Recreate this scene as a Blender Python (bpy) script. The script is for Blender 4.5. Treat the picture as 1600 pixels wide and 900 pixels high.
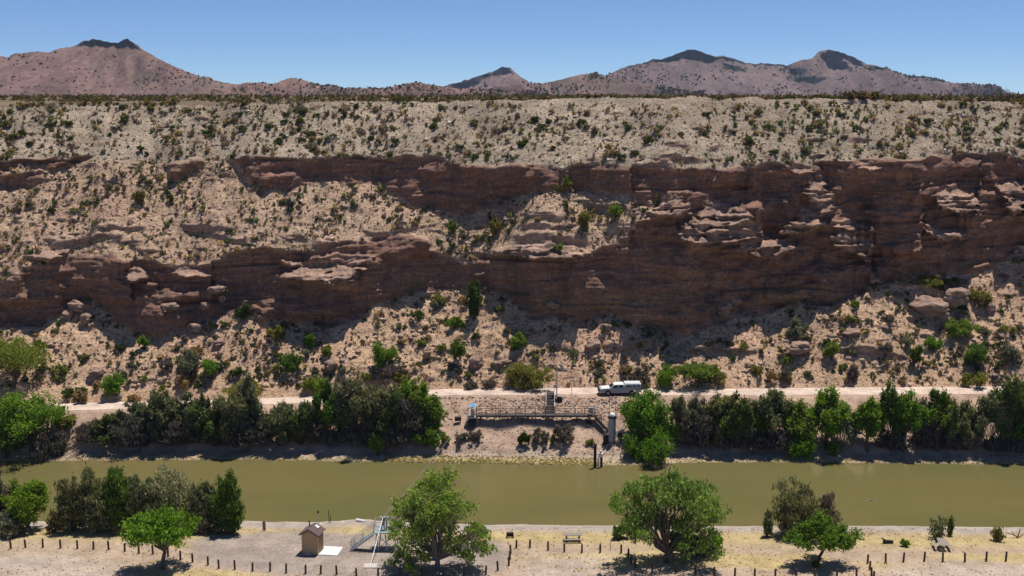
import bpy, math, random
import numpy as np
C = bpy.context.scene.collection
R_ = math.radians
for o in list(bpy.data.objects): bpy.data.objects.remove(o)

# ------------------------------------------------------------ camera, sky, sun
W0, H0, F0 = 1600, 900, 1700.0
PITCH = math.atan(302/F0); SP, CP = math.sin(PITCH), math.cos(PITCH)
CAMZ = 48.0
cam = bpy.data.cameras.new('camera'); camo = bpy.data.objects.new('camera', cam); C.objects.link(camo)
camo.location = (0, 0, CAMZ); camo.rotation_euler = (math.pi/2-PITCH, 0, 0)
cam.sensor_width = 36; cam.lens = 36*F0/W0; cam.clip_start = 1; cam.clip_end = 30000
sc = bpy.context.scene; sc.camera = camo
SUN = np.array([0.17, 0.215, 1.0]); SUN /= np.linalg.norm(SUN)
EL = math.asin(SUN[2]); AZ = math.atan2(SUN[0], SUN[1])
w = bpy.data.worlds.new('World'); sc.world = w; w.use_nodes = True
nt = w.node_tree; bg = nt.nodes['Background']; sky = nt.nodes.new('ShaderNodeTexSky')
sky.sky_type = 'NISHITA'; sky.sun_disc = False; sky.sun_elevation = EL; sky.sun_rotation = AZ
sky.altitude = 2000; sky.air_density = 0.6; sky.dust_density = 0.0; sky.ozone_density = 10.0
bg.inputs[1].default_value = 0.115
nt.links.new(sky.outputs[0], bg.inputs[0])
sl = bpy.data.lights.new('sun', 'SUN'); so = bpy.data.objects.new('sun', sl); C.objects.link(so)
sl.energy = 4.9; sl.angle = R_(0.53); sl.color = (1.0, 0.955, 0.89)
so.rotation_euler = (math.pi/2-EL, 0, -AZ+math.pi)
from mathutils import Vector
so.rotation_euler = Vector((-SUN[0], -SUN[1], -SUN[2])).to_track_quat('-Z', 'Y').to_euler()
so.location = (30, 60, 150)
sc.view_settings.view_transform = 'Standard'; sc.view_settings.look = 'None'
sc.view_settings.exposure = 0.0; sc.view_settings.gamma = 1.0
sc.render.resolution_x = 1024; sc.render.resolution_y = 576

# ------------------------------------------------------------ helpers
def tag(o, label=None, cat=None, group=None, kind=None):
    if label: o['label'] = label
    if cat: o['category'] = cat
    if group: o['group'] = group
    if kind: o['kind'] = kind
    return o
def empty(name, loc, rz=0.0):
    o = bpy.data.objects.new(name, None); C.objects.link(o); o.location = [float(v) for v in loc]
    o.rotation_euler = (0, 0, rz); o.empty_display_size = 0.2; return o
def raw_mesh(name, V, F, mat, smooth=False, attrs=None, midx=None):
    V = np.asarray(V, np.float32); F = np.asarray(F, np.int32)
    me = bpy.data.meshes.new(name); n = F.shape[1]
    me.vertices.add(len(V)); me.vertices.foreach_set('co', V.ravel())
    me.loops.add(F.size); me.loops.foreach_set('vertex_index', F.ravel())
    me.polygons.add(len(F)); me.polygons.foreach_set('loop_start', np.arange(0, F.size, n, dtype=np.int32))
    if smooth: me.polygons.foreach_set('use_smooth', np.ones(len(F), bool))
    for m in (mat if isinstance(mat, (list, tuple)) else [mat]): me.materials.append(m)
    if midx is not None: me.polygons.foreach_set('material_index', np.asarray(midx, np.int32))
    if attrs:
        for k, a in attrs.items():
            a = np.asarray(a, np.float32)
            if a.ndim == 1:
                at = me.attributes.new(k, 'FLOAT', 'POINT'); at.data.foreach_set('value', a)
            else:
                if a.shape[1] == 3: a = np.c_[a, np.ones(len(a), np.float32)]
                at = me.attributes.new(k, 'FLOAT_COLOR', 'POINT'); at.data.foreach_set('color', a.ravel())
    me.update(calc_edges=True); me.validate()
    return me
def link(name, me, parent=None, loc=None):
    o = bpy.data.objects.new(name, me); C.objects.link(o)
    if parent is not None: o.parent = parent
    if loc is not None: o.location = [float(v) for v in loc]
    return o
class MB:                                   # collects convex bits into one mesh
    def __init__(s): s.v = []; s.f = []; s.m = []; s.k = 0
    def add(s, vs, fs, m=0):
        n = len(s.v); s.v += [tuple(float(c) for c in v) for v in vs]
        s.f += [tuple(i+n for i in f) for f in fs]; s.m += [m]*len(fs)
    def box(s, c, d, rz=0, m=0, tilt=None):
        cx, cy, cz = c; hx, hy, hz = d[0]/2, d[1]/2, d[2]/2
        vs = [Vector((x, y, z)) for z in (-hz, hz) for y in (-hy, hy) for x in (-hx, hx)]
        from mathutils import Matrix
        M = Matrix.Rotation(rz, 3, 'Z')
        if tilt: M = M @ Matrix.Rotation(tilt[1], 3, tilt[0])
        s.add([tuple(M @ v + Vector(c)) for v in vs], [(0,2,3,1),(4,5,7,6),(0,1,5,4),(2,6,7,3),(1,3,7,5),(0,4,6,2)], m)
    def tube(s, a, b, r0, r1=None, n=8, m=0, caps=True):
        r1 = r0 if r1 is None else r1
        a = Vector(a); b = Vector(b); d = (b-a).normalized()
        u = d.orthogonal().normalized(); w_ = d.cross(u)
        vs = []
        for p, r in ((a, r0), (b, r1)):
            for i in range(n):
                t = 2*math.pi*i/n; vs.append(p + (u*math.cos(t)+w_*math.sin(t))*r)
        fs = [(i, (i+1) % n, n+(i+1) % n, n+i) for i in range(n)]
        if caps: fs += [tuple(range(n-1, -1, -1)), tuple(range(n, 2*n))]
        s.add(vs, fs, m)
    def poly(s, pts, fs, m=0): s.add(pts, fs, m)
    def prism(s, outline, axis, a0, a1, m=0):    # outline 2D; axis 'y': (x,z) extruded in y ; 'x': (y,z)
        n = len(outline); vs = []
        for a in (a0, a1):
            for p in outline: vs.append((p[0], a, p[1]) if axis == 'y' else ((a, p[0], p[1]) if axis == 'x' else (p[0], p[1], a)))
        fs = [(i, (i+1) % n, n+(i+1) % n, n+i) for i in range(n)] + [tuple(range(n-1, -1, -1)), tuple(range(n, 2*n))]
        s.add(vs, fs, m)
    def build(s, name, mat, parent=None, smooth=False, bevel=0):
        me = bpy.data.meshes.new(name); me.from_pydata(s.v, [], s.f)
        for m in (mat if isinstance(mat, (list, tuple)) else [mat]): me.materials.append(m)
        me.polygons.foreach_set('material_index', s.m)
        import bmesh
        bm = bmesh.new(); bm.from_mesh(me); bmesh.ops.recalc_face_normals(bm, faces=bm.faces); bm.to_mesh(me); bm.free()
        if smooth: me.polygons.foreach_set('use_smooth', [True]*len(me.polygons))
        o = link(name, me, parent)
        if bevel:
            b = o.modifiers.new('bevel', 'BEVEL'); b.width = bevel; b.segments = 2; b.limit_method = 'ANGLE'
        return o

# noise --------------------------------------------------------------
np.seterr(over='ignore')
def _h(ix, iy, iz):
    n = ix*np.uint32(374761393) + iy*np.uint32(668265263) + iz*np.uint32(873357470)
    n = (n ^ (n >> np.uint32(13)))*np.uint32(1274126177); n = (n ^ (n >> np.uint32(16)))*np.uint32(2246822519)
    n = n ^ (n >> np.uint32(15))
    return (n & np.uint32(0xffffff)).astype(np.float32)/float(0xffffff)
def vn(x, y, z=0.0):
    x, y, z = [np.atleast_1d(np.asarray(q, np.float64)) for q in (x, y, z)]; one = x.size == y.size == z.size == 1
    fx, fy, fz = np.floor(x), np.floor(y), np.floor(z)
    ix, iy, iz = [(q.astype(np.int64)+100000).astype(np.uint32) for q in (fx, fy, fz)]
    tx, ty, tz = x-fx, y-fy, z-fz
    tx, ty, tz = tx*tx*(3-2*tx), ty*ty*(3-2*ty), tz*tz*(3-2*tz)
    r = 0
    for a in (0, 1):
        for b in (0, 1):
            for c in (0, 1):
                r = r + _h(ix+np.uint32(a), iy+np.uint32(b), iz+np.uint32(c))*(tx if a else 1-tx)*(ty if b else 1-ty)*(tz if c else 1-tz)
    return float(r.ravel()[0]*2-1) if one else r*2-1
def fbm(x, y, z=0.0, o=4, g=0.5):
    r = 0; a = 1; s = 0
    for i in range(o):
        r = r + a*vn(x*2**i+17.3*i, y*2**i-9.1*i, np.asarray(z)*2**i+3.7*i); s += a; a *= g
    return r/s
def sstep(a, b, x):
    t = np.clip((x-a)/(b-a), 0, 1); return t*t*(3-2*t)
def blur(A, s, ax):
    n = max(1, int(3*s)); k = np.exp(-0.5*(np.arange(-n, n+1)/s)**2); k /= k.sum()
    P = np.pad(A, [(n, n) if i == ax else (0, 0) for i in range(A.ndim)], 'edge'); out = np.zeros_like(A)
    for i, kk in enumerate(k):
        sl_ = [slice(None)]*A.ndim; sl_[ax] = slice(i, i+A.shape[ax]); out += kk*P[tuple(sl_)]
    return out
def inpoly(x, y, poly):
    r = np.zeros(x.shape, bool); n = len(poly); p = np.array(poly, float)
    bb = (x > p[:, 0].min()) & (x < p[:, 0].max()) & (y > p[:, 1].min()) & (y < p[:, 1].max())
    xs, ys = x[bb], y[bb]; rr = np.zeros(xs.shape, bool)
    for i in range(n):
        x0, y0 = p[i]; x1, y1 = p[(i+1) % n]
        if y0 == y1: continue
        c = ((ys >= min(y0, y1)) & (ys < max(y0, y1)) & (xs < x0+(ys-y0)*(x1-x0)/(y1-y0))); rr ^= c
    r[bb] = rr; return r
def curve(pts):
    p = np.array(pts, float); return lambda x: np.interp(x, p[:, 0], p[:, 1])

# camera rays: tangent of the angle below the horizon for a photo row; x for a column at distance y
def tanrow(row): dv = (row-450)/F0; return (SP+dv*CP)/(CP-dv*SP)
def xat(px, row, y): dv = (row-450)/F0; return (px-800)/F0/(CP-dv*SP)*y
def fold(px): px = np.where(px < 0, -px, px); return np.where(px > 1600, 3200-px, px)

# ------------------------------------------------------------ materials
def nmat(name, rough=0.8, spec=0.3):
    m = bpy.data.materials.new(name); m.use_nodes = True; nt = m.node_tree
    b = nt.nodes['Principled BSDF']; b.inputs['Roughness'].default_value = rough
    b.inputs['Specular IOR Level'].default_value = spec
    return m, nt, b
def N(nt, typ, **kw):
    n = nt.nodes.new(typ)
    for k, v in kw.items():
        if k.startswith('_'): setattr(n, k[1:], v)
        else: n.inputs[k.replace('__', ' ')].default_value = v
    return n
def mixc(nt, fac, a, b, mode='MIX'):
    n = nt.nodes.new('ShaderNodeMix'); n.data_type = 'RGBA'; n.blend_type = mode
    for sock, v in ((n.inputs[0], fac), (n.inputs[6], a), (n.inputs[7], b)):
        if hasattr(v, 'links'): nt.links.new(v, sock)
        elif isinstance(v, (int, float)): sock.default_value = v
        else: sock.default_value = (*v, 1)
    return n.outputs[2]
def ramp(nt, src, pts, interp='LINEAR'):
    n = nt.nodes.new('ShaderNodeValToRGB'); n.color_ramp.interpolation = interp
    e = n.color_ramp.elements
    while len(e) < len(pts): e.new(0.5)
    for i, (p, c) in enumerate(pts):
        e[i].position = p; e[i].color = (c, c, c, 1) if isinstance(c, (int, float)) else (*c, 1)
    nt.links.new(src, n.inputs[0]); return n.outputs[0]
def simple(name, col, rough=0.7, metal=0.0, var=0.15, scale=6.0, bump=0.0, spec=0.3):
    m, nt, b = nmat(name, rough, spec); b.inputs['Metallic'].default_value = metal
    tc = nt.nodes.new('ShaderNodeTexCoord'); no = N(nt, 'ShaderNodeTexNoise', Scale=scale, Detail=6.0)
    nt.links.new(tc.outputs['Object'], no.inputs['Vector'])
    f = ramp(nt, no.outputs[0], [(0.25, 0.0), (0.75, 1.0)])
    c = mixc(nt, f, [x*(1-var) for x in col], [min(1, x*(1+var)) for x in col])
    nt.links.new(c, b.inputs['Base Color'])
    if bump:
        bp = N(nt, 'ShaderNodeBump', Strength=bump, Distance=0.03); nt.links.new(no.outputs[0], bp.inputs['Height']); nt.links.new(bp.outputs[0], b.inputs['Normal'])
    return m
def terrain_mat(name, stone=1.0, fine=3.0, rocky=True, bumpd=0.12):
    m, nt, b = nmat(name, 0.95, 0.1); L = nt.links
    geo = nt.nodes.new('ShaderNodeNewGeometry'); at = N(nt, 'ShaderNodeAttribute', _attribute_name='col')
    n1 = N(nt, 'ShaderNodeTexNoise', Scale=fine, Detail=8.0, Roughness=0.65); L.new(geo.outputs['Position'], n1.inputs['Vector'])
    n2 = N(nt, 'ShaderNodeTexNoise', Scale=fine*0.12, Detail=6.0, Roughness=0.6); L.new(geo.outputs['Position'], n2.inputs['Vector'])
    c = mixc(nt, 1.0, at.outputs['Color'], ramp(nt, n1.outputs[0], [(0.36, 0.62 if stone > 0.8 else 0.8), (0.5, 1.0), (0.64, 1.32 if stone > 0.8 else 1.15)]), 'MULTIPLY')
    c = mixc(nt, 1.0, c, ramp(nt, n2.outputs[0], [(0.36, 0.82), (0.64, 1.14)]), 'MULTIPLY')
    vo = N(nt, 'ShaderNodeTexVoronoi', Scale=fine*0.75, Randomness=1.0); L.new(geo.outputs['Position'], vo.inputs['Vector'])
    sep = nt.nodes.new('ShaderNodeSeparateColor'); L.new(vo.outputs['Color'], sep.inputs[0])
    tone = ramp(nt, sep.outputs[0], [(0.0, 0.42), (0.5, 0.85), (1.0, 1.45)])
    msk = ramp(nt, vo.outputs['Distance'], [(0.18, stone), (0.42, 0.0)])
    c = mixc(nt, msk, c, mixc(nt, 1.0, c, tone, 'MULTIPLY'))
    if rocky:
        mp = N(nt, 'ShaderNodeMapping'); mp.inputs['Scale'].default_value = (0.17, 0.17, 1.25); mp.inputs['Rotation'].default_value = (0, 0.035, 0); L.new(geo.outputs['Position'], mp.inputs['Vector'])
        n3 = N(nt, 'ShaderNodeTexNoise', Scale=1.0, Detail=8.0, Roughness=0.72, Distortion=0.9); L.new(mp.outputs[0], n3.inputs['Vector'])
        mp2 = N(nt, 'ShaderNodeMapping'); mp2.inputs['Scale'].default_value = (0.35, 0.35, 0.09); L.new(geo.outputs['Position'], mp2.inputs['Vector'])
        n4 = N(nt, 'ShaderNodeTexNoise', Scale=1.0, Detail=5.0, Roughness=0.6); L.new(mp2.outputs[0], n4.inputs['Vector'])
        ra = N(nt, 'ShaderNodeAttribute', _attribute_name='rock')
        rc = mixc(nt, 1.0, at.outputs['Color'], ramp(nt, n3.outputs[0], [(0.34, 0.45), (0.43, 0.92), (0.57, 1.08), (0.68, 1.5)]), 'MULTIPLY')
        rc = mixc(nt, 1.0, rc, ramp(nt, n1.outputs[0], [(0.36, 0.68), (0.64, 1.32)]), 'MULTIPLY')
        rc = mixc(nt, 1.0, rc, ramp(nt, n3.outputs[0], [(0.0, 1.0), (0.462, 1.0), (0.472, 0.38), (0.482, 1.0), (0.535, 1.0), (0.543, 0.45), (0.551, 1.0), (1.0, 1.0)]), 'MULTIPLY')
        rc = mixc(nt, ramp(nt, n4.outputs[0], [(0.50, 0.0), (0.68, 0.6)]), rc, (0.075, 0.062, 0.062))
        c = mixc(nt, ra.outputs['Fac'], c, rc)
        hmix = N(nt, 'ShaderNodeMix'); L.new(ra.outputs['Fac'], hmix.inputs[0]); L.new(n1.outputs[0], hmix.inputs[2]); L.new(n3.outputs[0], hmix.inputs[3]); hsrc = hmix.outputs[0]
    else: hsrc = n1.outputs[0]
    L.new(c, b.inputs['Base Color'])
    bp = N(nt, 'ShaderNodeBump', Strength=1.0, Distance=bumpd); L.new(hsrc, bp.inputs['Height']); L.new(bp.outputs[0], b.inputs['Normal'])
    return m
def leaf_mat(name, attr=False, trans=0.42):
    m = bpy.data.materials.new(name); m.use_nodes = True; nt = m.node_tree; L = nt.links
    nt.nodes.remove(nt.nodes['Principled BSDF'])
    if attr: src = N(nt, 'ShaderNodeAttribute', _attribute_name='col').outputs['Color']
    else: src = nt.nodes.new('ShaderNodeObjectInfo').outputs['Color']
    g = nt.nodes.new('ShaderNodeNewGeometry')
    v = ramp(nt, g.outputs['Random Per Island'], [(0.0, 0.55), (0.7, 1.1), (1.0, 1.7)])
    c = mixc(nt, 1.0, mixc(nt, 1.0, src, (1.10, 1.0, 1.08), 'MULTIPLY'), v, 'MULTIPLY')
    d = nt.nodes.new('ShaderNodeBsdfDiffuse'); t = nt.nodes.new('ShaderNodeBsdfTranslucent'); mx = N(nt, 'ShaderNodeMixShader', Fac=trans)
    L.new(c, d.inputs['Color']); c2 = mixc(nt, 1.0, c, (1.2, 1.2, 0.6), 'MULTIPLY'); L.new(c2, t.inputs['Color'])
    L.new(d.outputs[0], mx.inputs[1]); L.new(t.outputs[0], mx.inputs[2]); L.new(mx.outputs[0], nt.nodes['Material Output'].inputs['Surface'])
    return m
M = {}
M['cliff'] = terrain_mat('cliff_rock_and_soil', 1.0, 2.6, True, 0.32)
M['ground'] = terrain_mat('bank_soil', 0.6, 4.0, False, 0.05)
M['far'] = terrain_mat('mountain_rock', 0.7, 0.11, False, 2.0)
M['plateau'] = terrain_mat('plateau_soil', 0.6, 2.0, False, 0.08)
M['leaf'] = leaf_mat('leaves'); M['leafa'] = leaf_mat('scattered_leaves', True)
M['bark'] = simple('bark', (0.11, 0.085, 0.065), 0.9, var=0.35, scale=8, bump=0.6)
M['greybark'] = simple('grey_bark', (0.21, 0.185, 0.16), 0.9, var=0.3, scale=8, bump=0.5)
M['rock'] = simple('boulder_rock', (0.30, 0.20, 0.15), 0.95, var=0.45, scale=5.0, bump=1.0, spec=0.1)
M['stone'] = terrain_mat('scattered_stone', 0.3, 2.0, False, 0.03)
M['post'] = simple('weathered_post_wood', (0.085, 0.048, 0.035), 0.85, var=0.35, scale=9, bump=0.4)
M['galv'] = simple('galvanised_steel', (0.42, 0.45, 0.47), 0.45, 0.6, 0.12, 5)
M['steel'] = simple('weathered_dark_steel', (0.085, 0.075, 0.07), 0.6, 0.2, 0.3, 5)
M['rail'] = simple('brown_steel_rail', (0.16, 0.115, 0.09), 0.6, 0.2, 0.25, 5)
M['white'] = simple('white_paint', (0.78, 0.79, 0.78), 0.35, 0, 0.04, 3, spec=0.5)
M['conc'] = simple('pale_concrete', (0.72, 0.70, 0.66), 0.9, 0, 0.07, 3)
M['tan'] = simple('tan_wall', (0.46, 0.315, 0.175), 0.8, 0, 0.08, 12)
M['brownroof'] = simple('brown_roof', (0.13, 0.085, 0.075), 0.7, 0, 0.18, 14)
M['oldwood'] = simple('grey_weathered_wood', (0.30, 0.255, 0.215), 0.9, 0, 0.3, 10)
M['black'] = simple('black_rubber', (0.022, 0.022, 0.024), 0.7, 0, 0.2, 10)
M['glass'] = simple('dark_window_glass', (0.02, 0.026, 0.032), 0.08, 0, 0.1, 2, spec=0.8)
M['deckblue'] = simple('blue_grey_grating', (0.30, 0.36, 0.38), 0.5, 0.3, 0.15, 8)
M['bluecap'] = simple('light_blue_canvas', (0.22, 0.52, 0.72), 0.6, 0, 0.1, 4)
M['pipe'] = simple('grey_painted_pipe', (0.33, 0.35, 0.38), 0.5, 0.3, 0.2, 3)
M['solar'] = simple('solar_panel_glass', (0.07, 0.09, 0.14), 0.15, 0, 0.1, 3, spec=0.8)
M['greenstripe'] = simple('grey_green_glazing', (0.13, 0.20, 0.18), 0.3, 0, 0.12, 4, spec=0.6)
M['pvc'] = simple('pale_conduit', (0.62, 0.47, 0.36), 0.6, 0, 0.1, 4)
M['lowerdust'] = simple('dusty_silver_paint', (0.42, 0.41, 0.42), 0.45, 0.0, 0.18, 3)

# ------------------------------------------------------------ shoreline, road and bank levels
near_row = curve([(-900,814),(0,815),(150,814),(390,814),(500,816),(560,810),(620,815),(760,819.5),(1000,821),(1250,822),(1400,822),(1600,824),(2500,826)])
far_row = curve([(-900,722),(0,722),(60,721),(200,719),(400,718),(560,722),(640,723),(760,724),(900,727),(1000,727),(1060,724),(1200,722),(1400,724),(1600,726),(2500,726)])
road_mid = curve([(-900,640),(0,640),(80,637),(200,634),(350,630),(450,626),(600,618),(710,612.5),(950,611.5),(1200,613),(1400,611.5),(1600,610.5),(2500,610)])
road_back = curve([(-900,632),(0,632),(80,630),(200,627),(350,624),(450,620),(600,611),(710,607),(950,605),(1100,607),(1300,605),(1450,604),(1600,603),(2500,603)])
road_z = curve([(-900,4.6),(200,4.6),(500,5.0),(760,5.7),(1100,5.8),(2500,5.8)])
def world_curve(rowf, zf):
    px = np.linspace(-1200, 2800, 800); row = rowf(px); y = (CAMZ-zf(px))/tanrow(row); x = xat(px, row, y)
    return lambda X: np.interp(X, x, y)
zero = lambda p: p*0.0
YN = world_curve(near_row, zero); YF = world_curve(far_row, zero); YR = world_curve(road_mid, road_z); YB = world_curve(road_back, road_z)
def ZR(X):
    px = np.linspace(-1200, 2800, 400); row = road_mid(px); y = (CAMZ-road_z(px))/tanrow(row)
    return np.interp(X, xat(px, row, y), road_z(px))
def H(x, y, detail=True):
    x = np.asarray(x, float); y = np.asarray(y, float)
    wob = 0.5*vn(x/3.1, 5.5)+0.25*vn(x/1.1, 2.2)
    s = YN(x)-y+wob*0.5; t = y-YF(x)+wob*0.9
    near = np.where(s > 0, 1.5*(1-np.exp(-np.maximum(s, 0)/7.0)), np.maximum(-1.6, 0.3*s))
    yr = YR(x)-2.0-YF(x); zr = ZR(x)
    beach = np.where(t > 0, 0.16*np.minimum(t, 3.5), np.maximum(-1.6, 0.3*t))
    u = np.clip((t-2.6)/np.maximum(yr-2.6, 1), 0, 1)
    rise = zr*(0.75*u+0.25*sstep(0, 1, u))
    far = np.where(y > YR(x)-2.0, zr, beach*(1-sstep(0, 1, u))+rise)
    h = np.where(y < (YN(x)+YF(x))/2, near, far)
    if detail:
        slope = sstep(0.02, 0.15, u)*(1-sstep(0.93, 1.0, u))*(y > YF(x))
        h = h+slope*(0.55*fbm(x/4.0, y/4.0, 1.0, 4)+0.16*fbm(x/0.7, y/0.7, 2.0, 3))
        h = h+0.05*fbm(x/2.0, y/2.0, 7.0, 3)*np.clip(s, 0, 1)+0.05*fbm(x/0.9, y/0.9, 4.0, 3)*(t > 0)*(u < 0.9)
    return h
def hit(px, row):                            # point of the banks seen at a photo position
    for n_, lo, hi in ((260, 95, 160), (40, 0, 0)):
        if n_ == 40: lo, hi = y_[max(k-1, 0)], y_[k]
        y_ = np.linspace(lo, hi, n_); z = CAMZ-y_*tanrow(row); x = xat(px, row, y_)
        j = np.clip(np.searchsorted(xs, x)-1, 0, len(xs)-2); i = np.clip(np.searchsorted(ys, y_)-1, 0, len(ys)-2)
        u = (x-xs[j])/(xs[j+1]-xs[j]); v = (y_-ys[i])/(ys[i+1]-ys[i])
        g = (Z[i, j]*(1-u)+Z[i, j+1]*u)*(1-v)+(Z[i+1, j]*(1-u)+Z[i+1, j+1]*u)*v; k = int(np.argmax(z <= g))
    return np.array([x[k], y_[k], g[k]])
def scale_at(y, z): return F0/(y*CP+(CAMZ-z)*SP)     # photo pixels per metre

# ------------------------------------------------------------ ground of both banks (one sheet)
GRAVEL = [[(300,845),(330,836),(480,828),(600,835),(690,838),(770,842),(800,850),(798,868),(780,893),(740,905),(480,905),(400,893),(340,885),(300,870)]]
PALEROAD = [[(-50,872),(60,866),(130,868),(190,885),(230,910),(-50,910)],[(800,905),(830,880),(900,868),(960,872),(930,905)],[(1380,890),(1450,883),(1650,884),(1650,910),(1380,910)]]
xs = np.unique(np.concatenate([np.arange(-700, -120, 12.0), np.arange(-120, 120.01, 0.38), np.arange(132, 712, 12.0)]))
ys = np.unique(np.concatenate([np.arange(-200, 92, 12.0), np.arange(92, 124, 0.45), np.arange(124, 134, 1.2), np.arange(134, 168, 0.24)]))
X, Y = np.meshgrid(xs, ys); Z = H(X, Y)
Z = np.where(Y > YB(X)+0.6, ZR(X)-0.5*sstep(0.6, 3, Y-YB(X)), Z)
def grid_faces(r, c):
    i = np.arange(r*c).reshape(r, c)
    return np.stack([i[:-1, :-1], i[:-1, 1:], i[1:, 1:], i[1:, :-1]], -1).reshape(-1, 4)
def to_px(x, y, z):
    d = y*CP+(CAMZ-z)*SP
    return 800+F0*x/d, 450+F0*((CAMZ-z)*CP-y*SP)/d
PX, RW = to_px(X, np.maximum(Y, 20), Z)
s = YN(X)-Y; t = Y-YF(X)
base = np.zeros(X.shape+(3,)); base[:] = (0.475, 0.36, 0.262)
def blend(col, m): base[:] = base*(1-m[..., None])+np.array(col)*m[..., None]
nz1 = fbm(X/5, Y/2.4, 0.0, 5); nz2 = fbm(X/14, Y/5, 4.0, 4); nz3 = fbm(X/1.2, Y/1.0, 9.0, 3)
onnear = (s > 0)
grass = sstep(0.0, 0.35, nz2+0.4*nz1)*sstep(3.0, 4.2, s)*onnear
grass2 = np.exp(-((s-6.0-1.2*nz2)/2.3)**2)*onnear
blend((0.54, 0.42, 0.19), np.clip(np.maximum(grass*0.8, grass2*0.85), 0, 1))
blend((0.34, 0.33, 0.12), np.clip(sstep(0.25, 0.5, nz1)*sstep(0.1, 0.5, nz3)*grass2, 0, 1)*0.5)
blend((0.44, 0.375, 0.325), (1-sstep(2.6, 3.4, s+0.5*nz1))*onnear)
blend((0.56, 0.47, 0.39), np.exp(-((s-0.35)/0.3)**2)*onnear)
wx = PX+14*nz1; wy = RW+5*nz2
gm = np.zeros(X.shape)
for p in GRAVEL: gm = np.maximum(gm, inpoly(wx, wy, p)*1.0)
gm = blur(blur(gm, 1.0, 0), 1.5, 1); blend((0.385, 0.316, 0.272), gm*0.95)
gm = np.zeros(X.shape)
for p in PALEROAD: gm = np.maximum(gm, inpoly(wx, wy, p)*1.0)
gm = blur(blur(gm, 1.5, 0), 3, 1); blend((0.53, 0.43, 0.36), gm*0.85)
blend((0.30, 0.20, 0.135), np.clip(sstep(0.3, 0.6, nz1)*sstep(0.0, 0.5, nz3), 0, 1)*0.35*onnear)
onfar = t > 0
blend((0.47, 0.33, 0.245), onfar*1.0)
blend((0.40, 0.32, 0.25), onfar*(1-sstep(2.5, 4, t))*0.7)
gpx = sstep(590, 640, PX)*(1-sstep(900, 940, PX))*0.8+0.35
blend((0.42, 0.34, 0.15), onfar*(1-sstep(0.8, 1.9, t+0.4*nz1))*np.clip(gpx, 0, 1))
blend((0.30, 0.22, 0.165), onfar*(1-sstep(0.1, 0.35, t))*0.8)
blend((0.28, 0.19, 0.135), onfar*sstep(0.0, 0.5, nz3+0.5*nz1)*0.5*(t > 3))
blend((0.16, 0.13, 0.07), (~onnear & ~onfar)*1.0)
base *= np.where(Y < 130, 0.84, 0.95)[..., None]*np.array((1.0, 0.99, 0.97))
me = raw_mesh('ground', np.stack([X, Y, Z], -1).reshape(-1, 3), grid_faces(*X.shape), M['ground'], True, {'col': base.reshape(-1, 3)})
tag(link('ground', me), kind='structure')

# river
m, nt, b = nmat('muddy_water', 0.09, 0.5); L = nt.links
geo = nt.nodes.new('ShaderNodeNewGeometry'); mp = N(nt, 'ShaderNodeMapping'); mp.inputs['Scale'].default_value = (0.25, 0.6, 1); L.new(geo.outputs['Position'], mp.inputs['Vector'])
n1 = N(nt, 'ShaderNodeTexNoise', Scale=0.12, Detail=5.0, Roughness=0.55, Distortion=0.6); L.new(mp.outputs[0], n1.inputs['Vector'])
n2 = N(nt, 'ShaderNodeTexNoise', Scale=9.0, Detail=4.0); L.new(mp.outputs[0], n2.inputs['Vector'])
n3 = N(nt, 'ShaderNodeTexNoise', Scale=2.2, Detail=3.0); L.new(mp.outputs[0], n3.inputs['Vector'])
L.new(mixc(nt, ramp(nt, n1.outputs[0], [(0.35, 0.0), (0.65, 1.0)]), (0.128, 0.120, 0.044), (0.165, 0.135, 0.052)), b.inputs['Base Color'])
b1 = N(nt, 'ShaderNodeBump', Strength=0.22, Distance=0.04); L.new(n2.outputs[0], b1.inputs['Height'])
b2 = N(nt, 'ShaderNodeBump', Strength=0.14, Distance=0.12); L.new(n3.outputs[0], b2.inputs['Height']); L.new(b1.outputs[0], b2.inputs['Normal']); L.new(b2.outputs[0], b.inputs['Normal'])
b.inputs['IOR'].default_value = 1.33
me = raw_mesh('river_water', [(-700, 108, 0), (700, 108, 0), (700, 148, 0), (-700, 148, 0)], [(0, 1, 2, 3)], m)
tag(link('river_water', me), kind='structure')

# dirt road strip
xs_ = np.arange(-130, 130, 0.8); rows = []
for k, f in enumerate(np.linspace(-1, 1, 9)):
    wv = 0.35*vn(xs_/3.0, 3.3+(k > 4)*9)*(abs(f) == 1)
    mid = YR(xs_); back = YB(xs_)+0.2; half_b = back-mid
    yy = np.where(f < 0, mid+f*1.75+wv*0.6, mid+f*half_b+wv*0.4)
    zz = ZR(xs_)+0.03+0.03*(1-f*f)-0.03*np.exp(-((abs(f)-0.45)/0.15)**2)
    rows.append(np.stack([xs_, yy, zz], -1))
P = np.array(rows)
nn = fbm(P[..., 0]/6, P[..., 1]/1.0, 3.0, 4)[..., None]
colr = np.array((0.60, 0.47, 0.38))*(1+0.10*nn)
me = raw_mesh('dirt_road', P.reshape(-1, 3), grid_faces(*P.shape[:2]), M['ground'], True, {'col': colr.reshape(-1, 3)})
tag(link('dirt_road', me), kind='structure')

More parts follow.
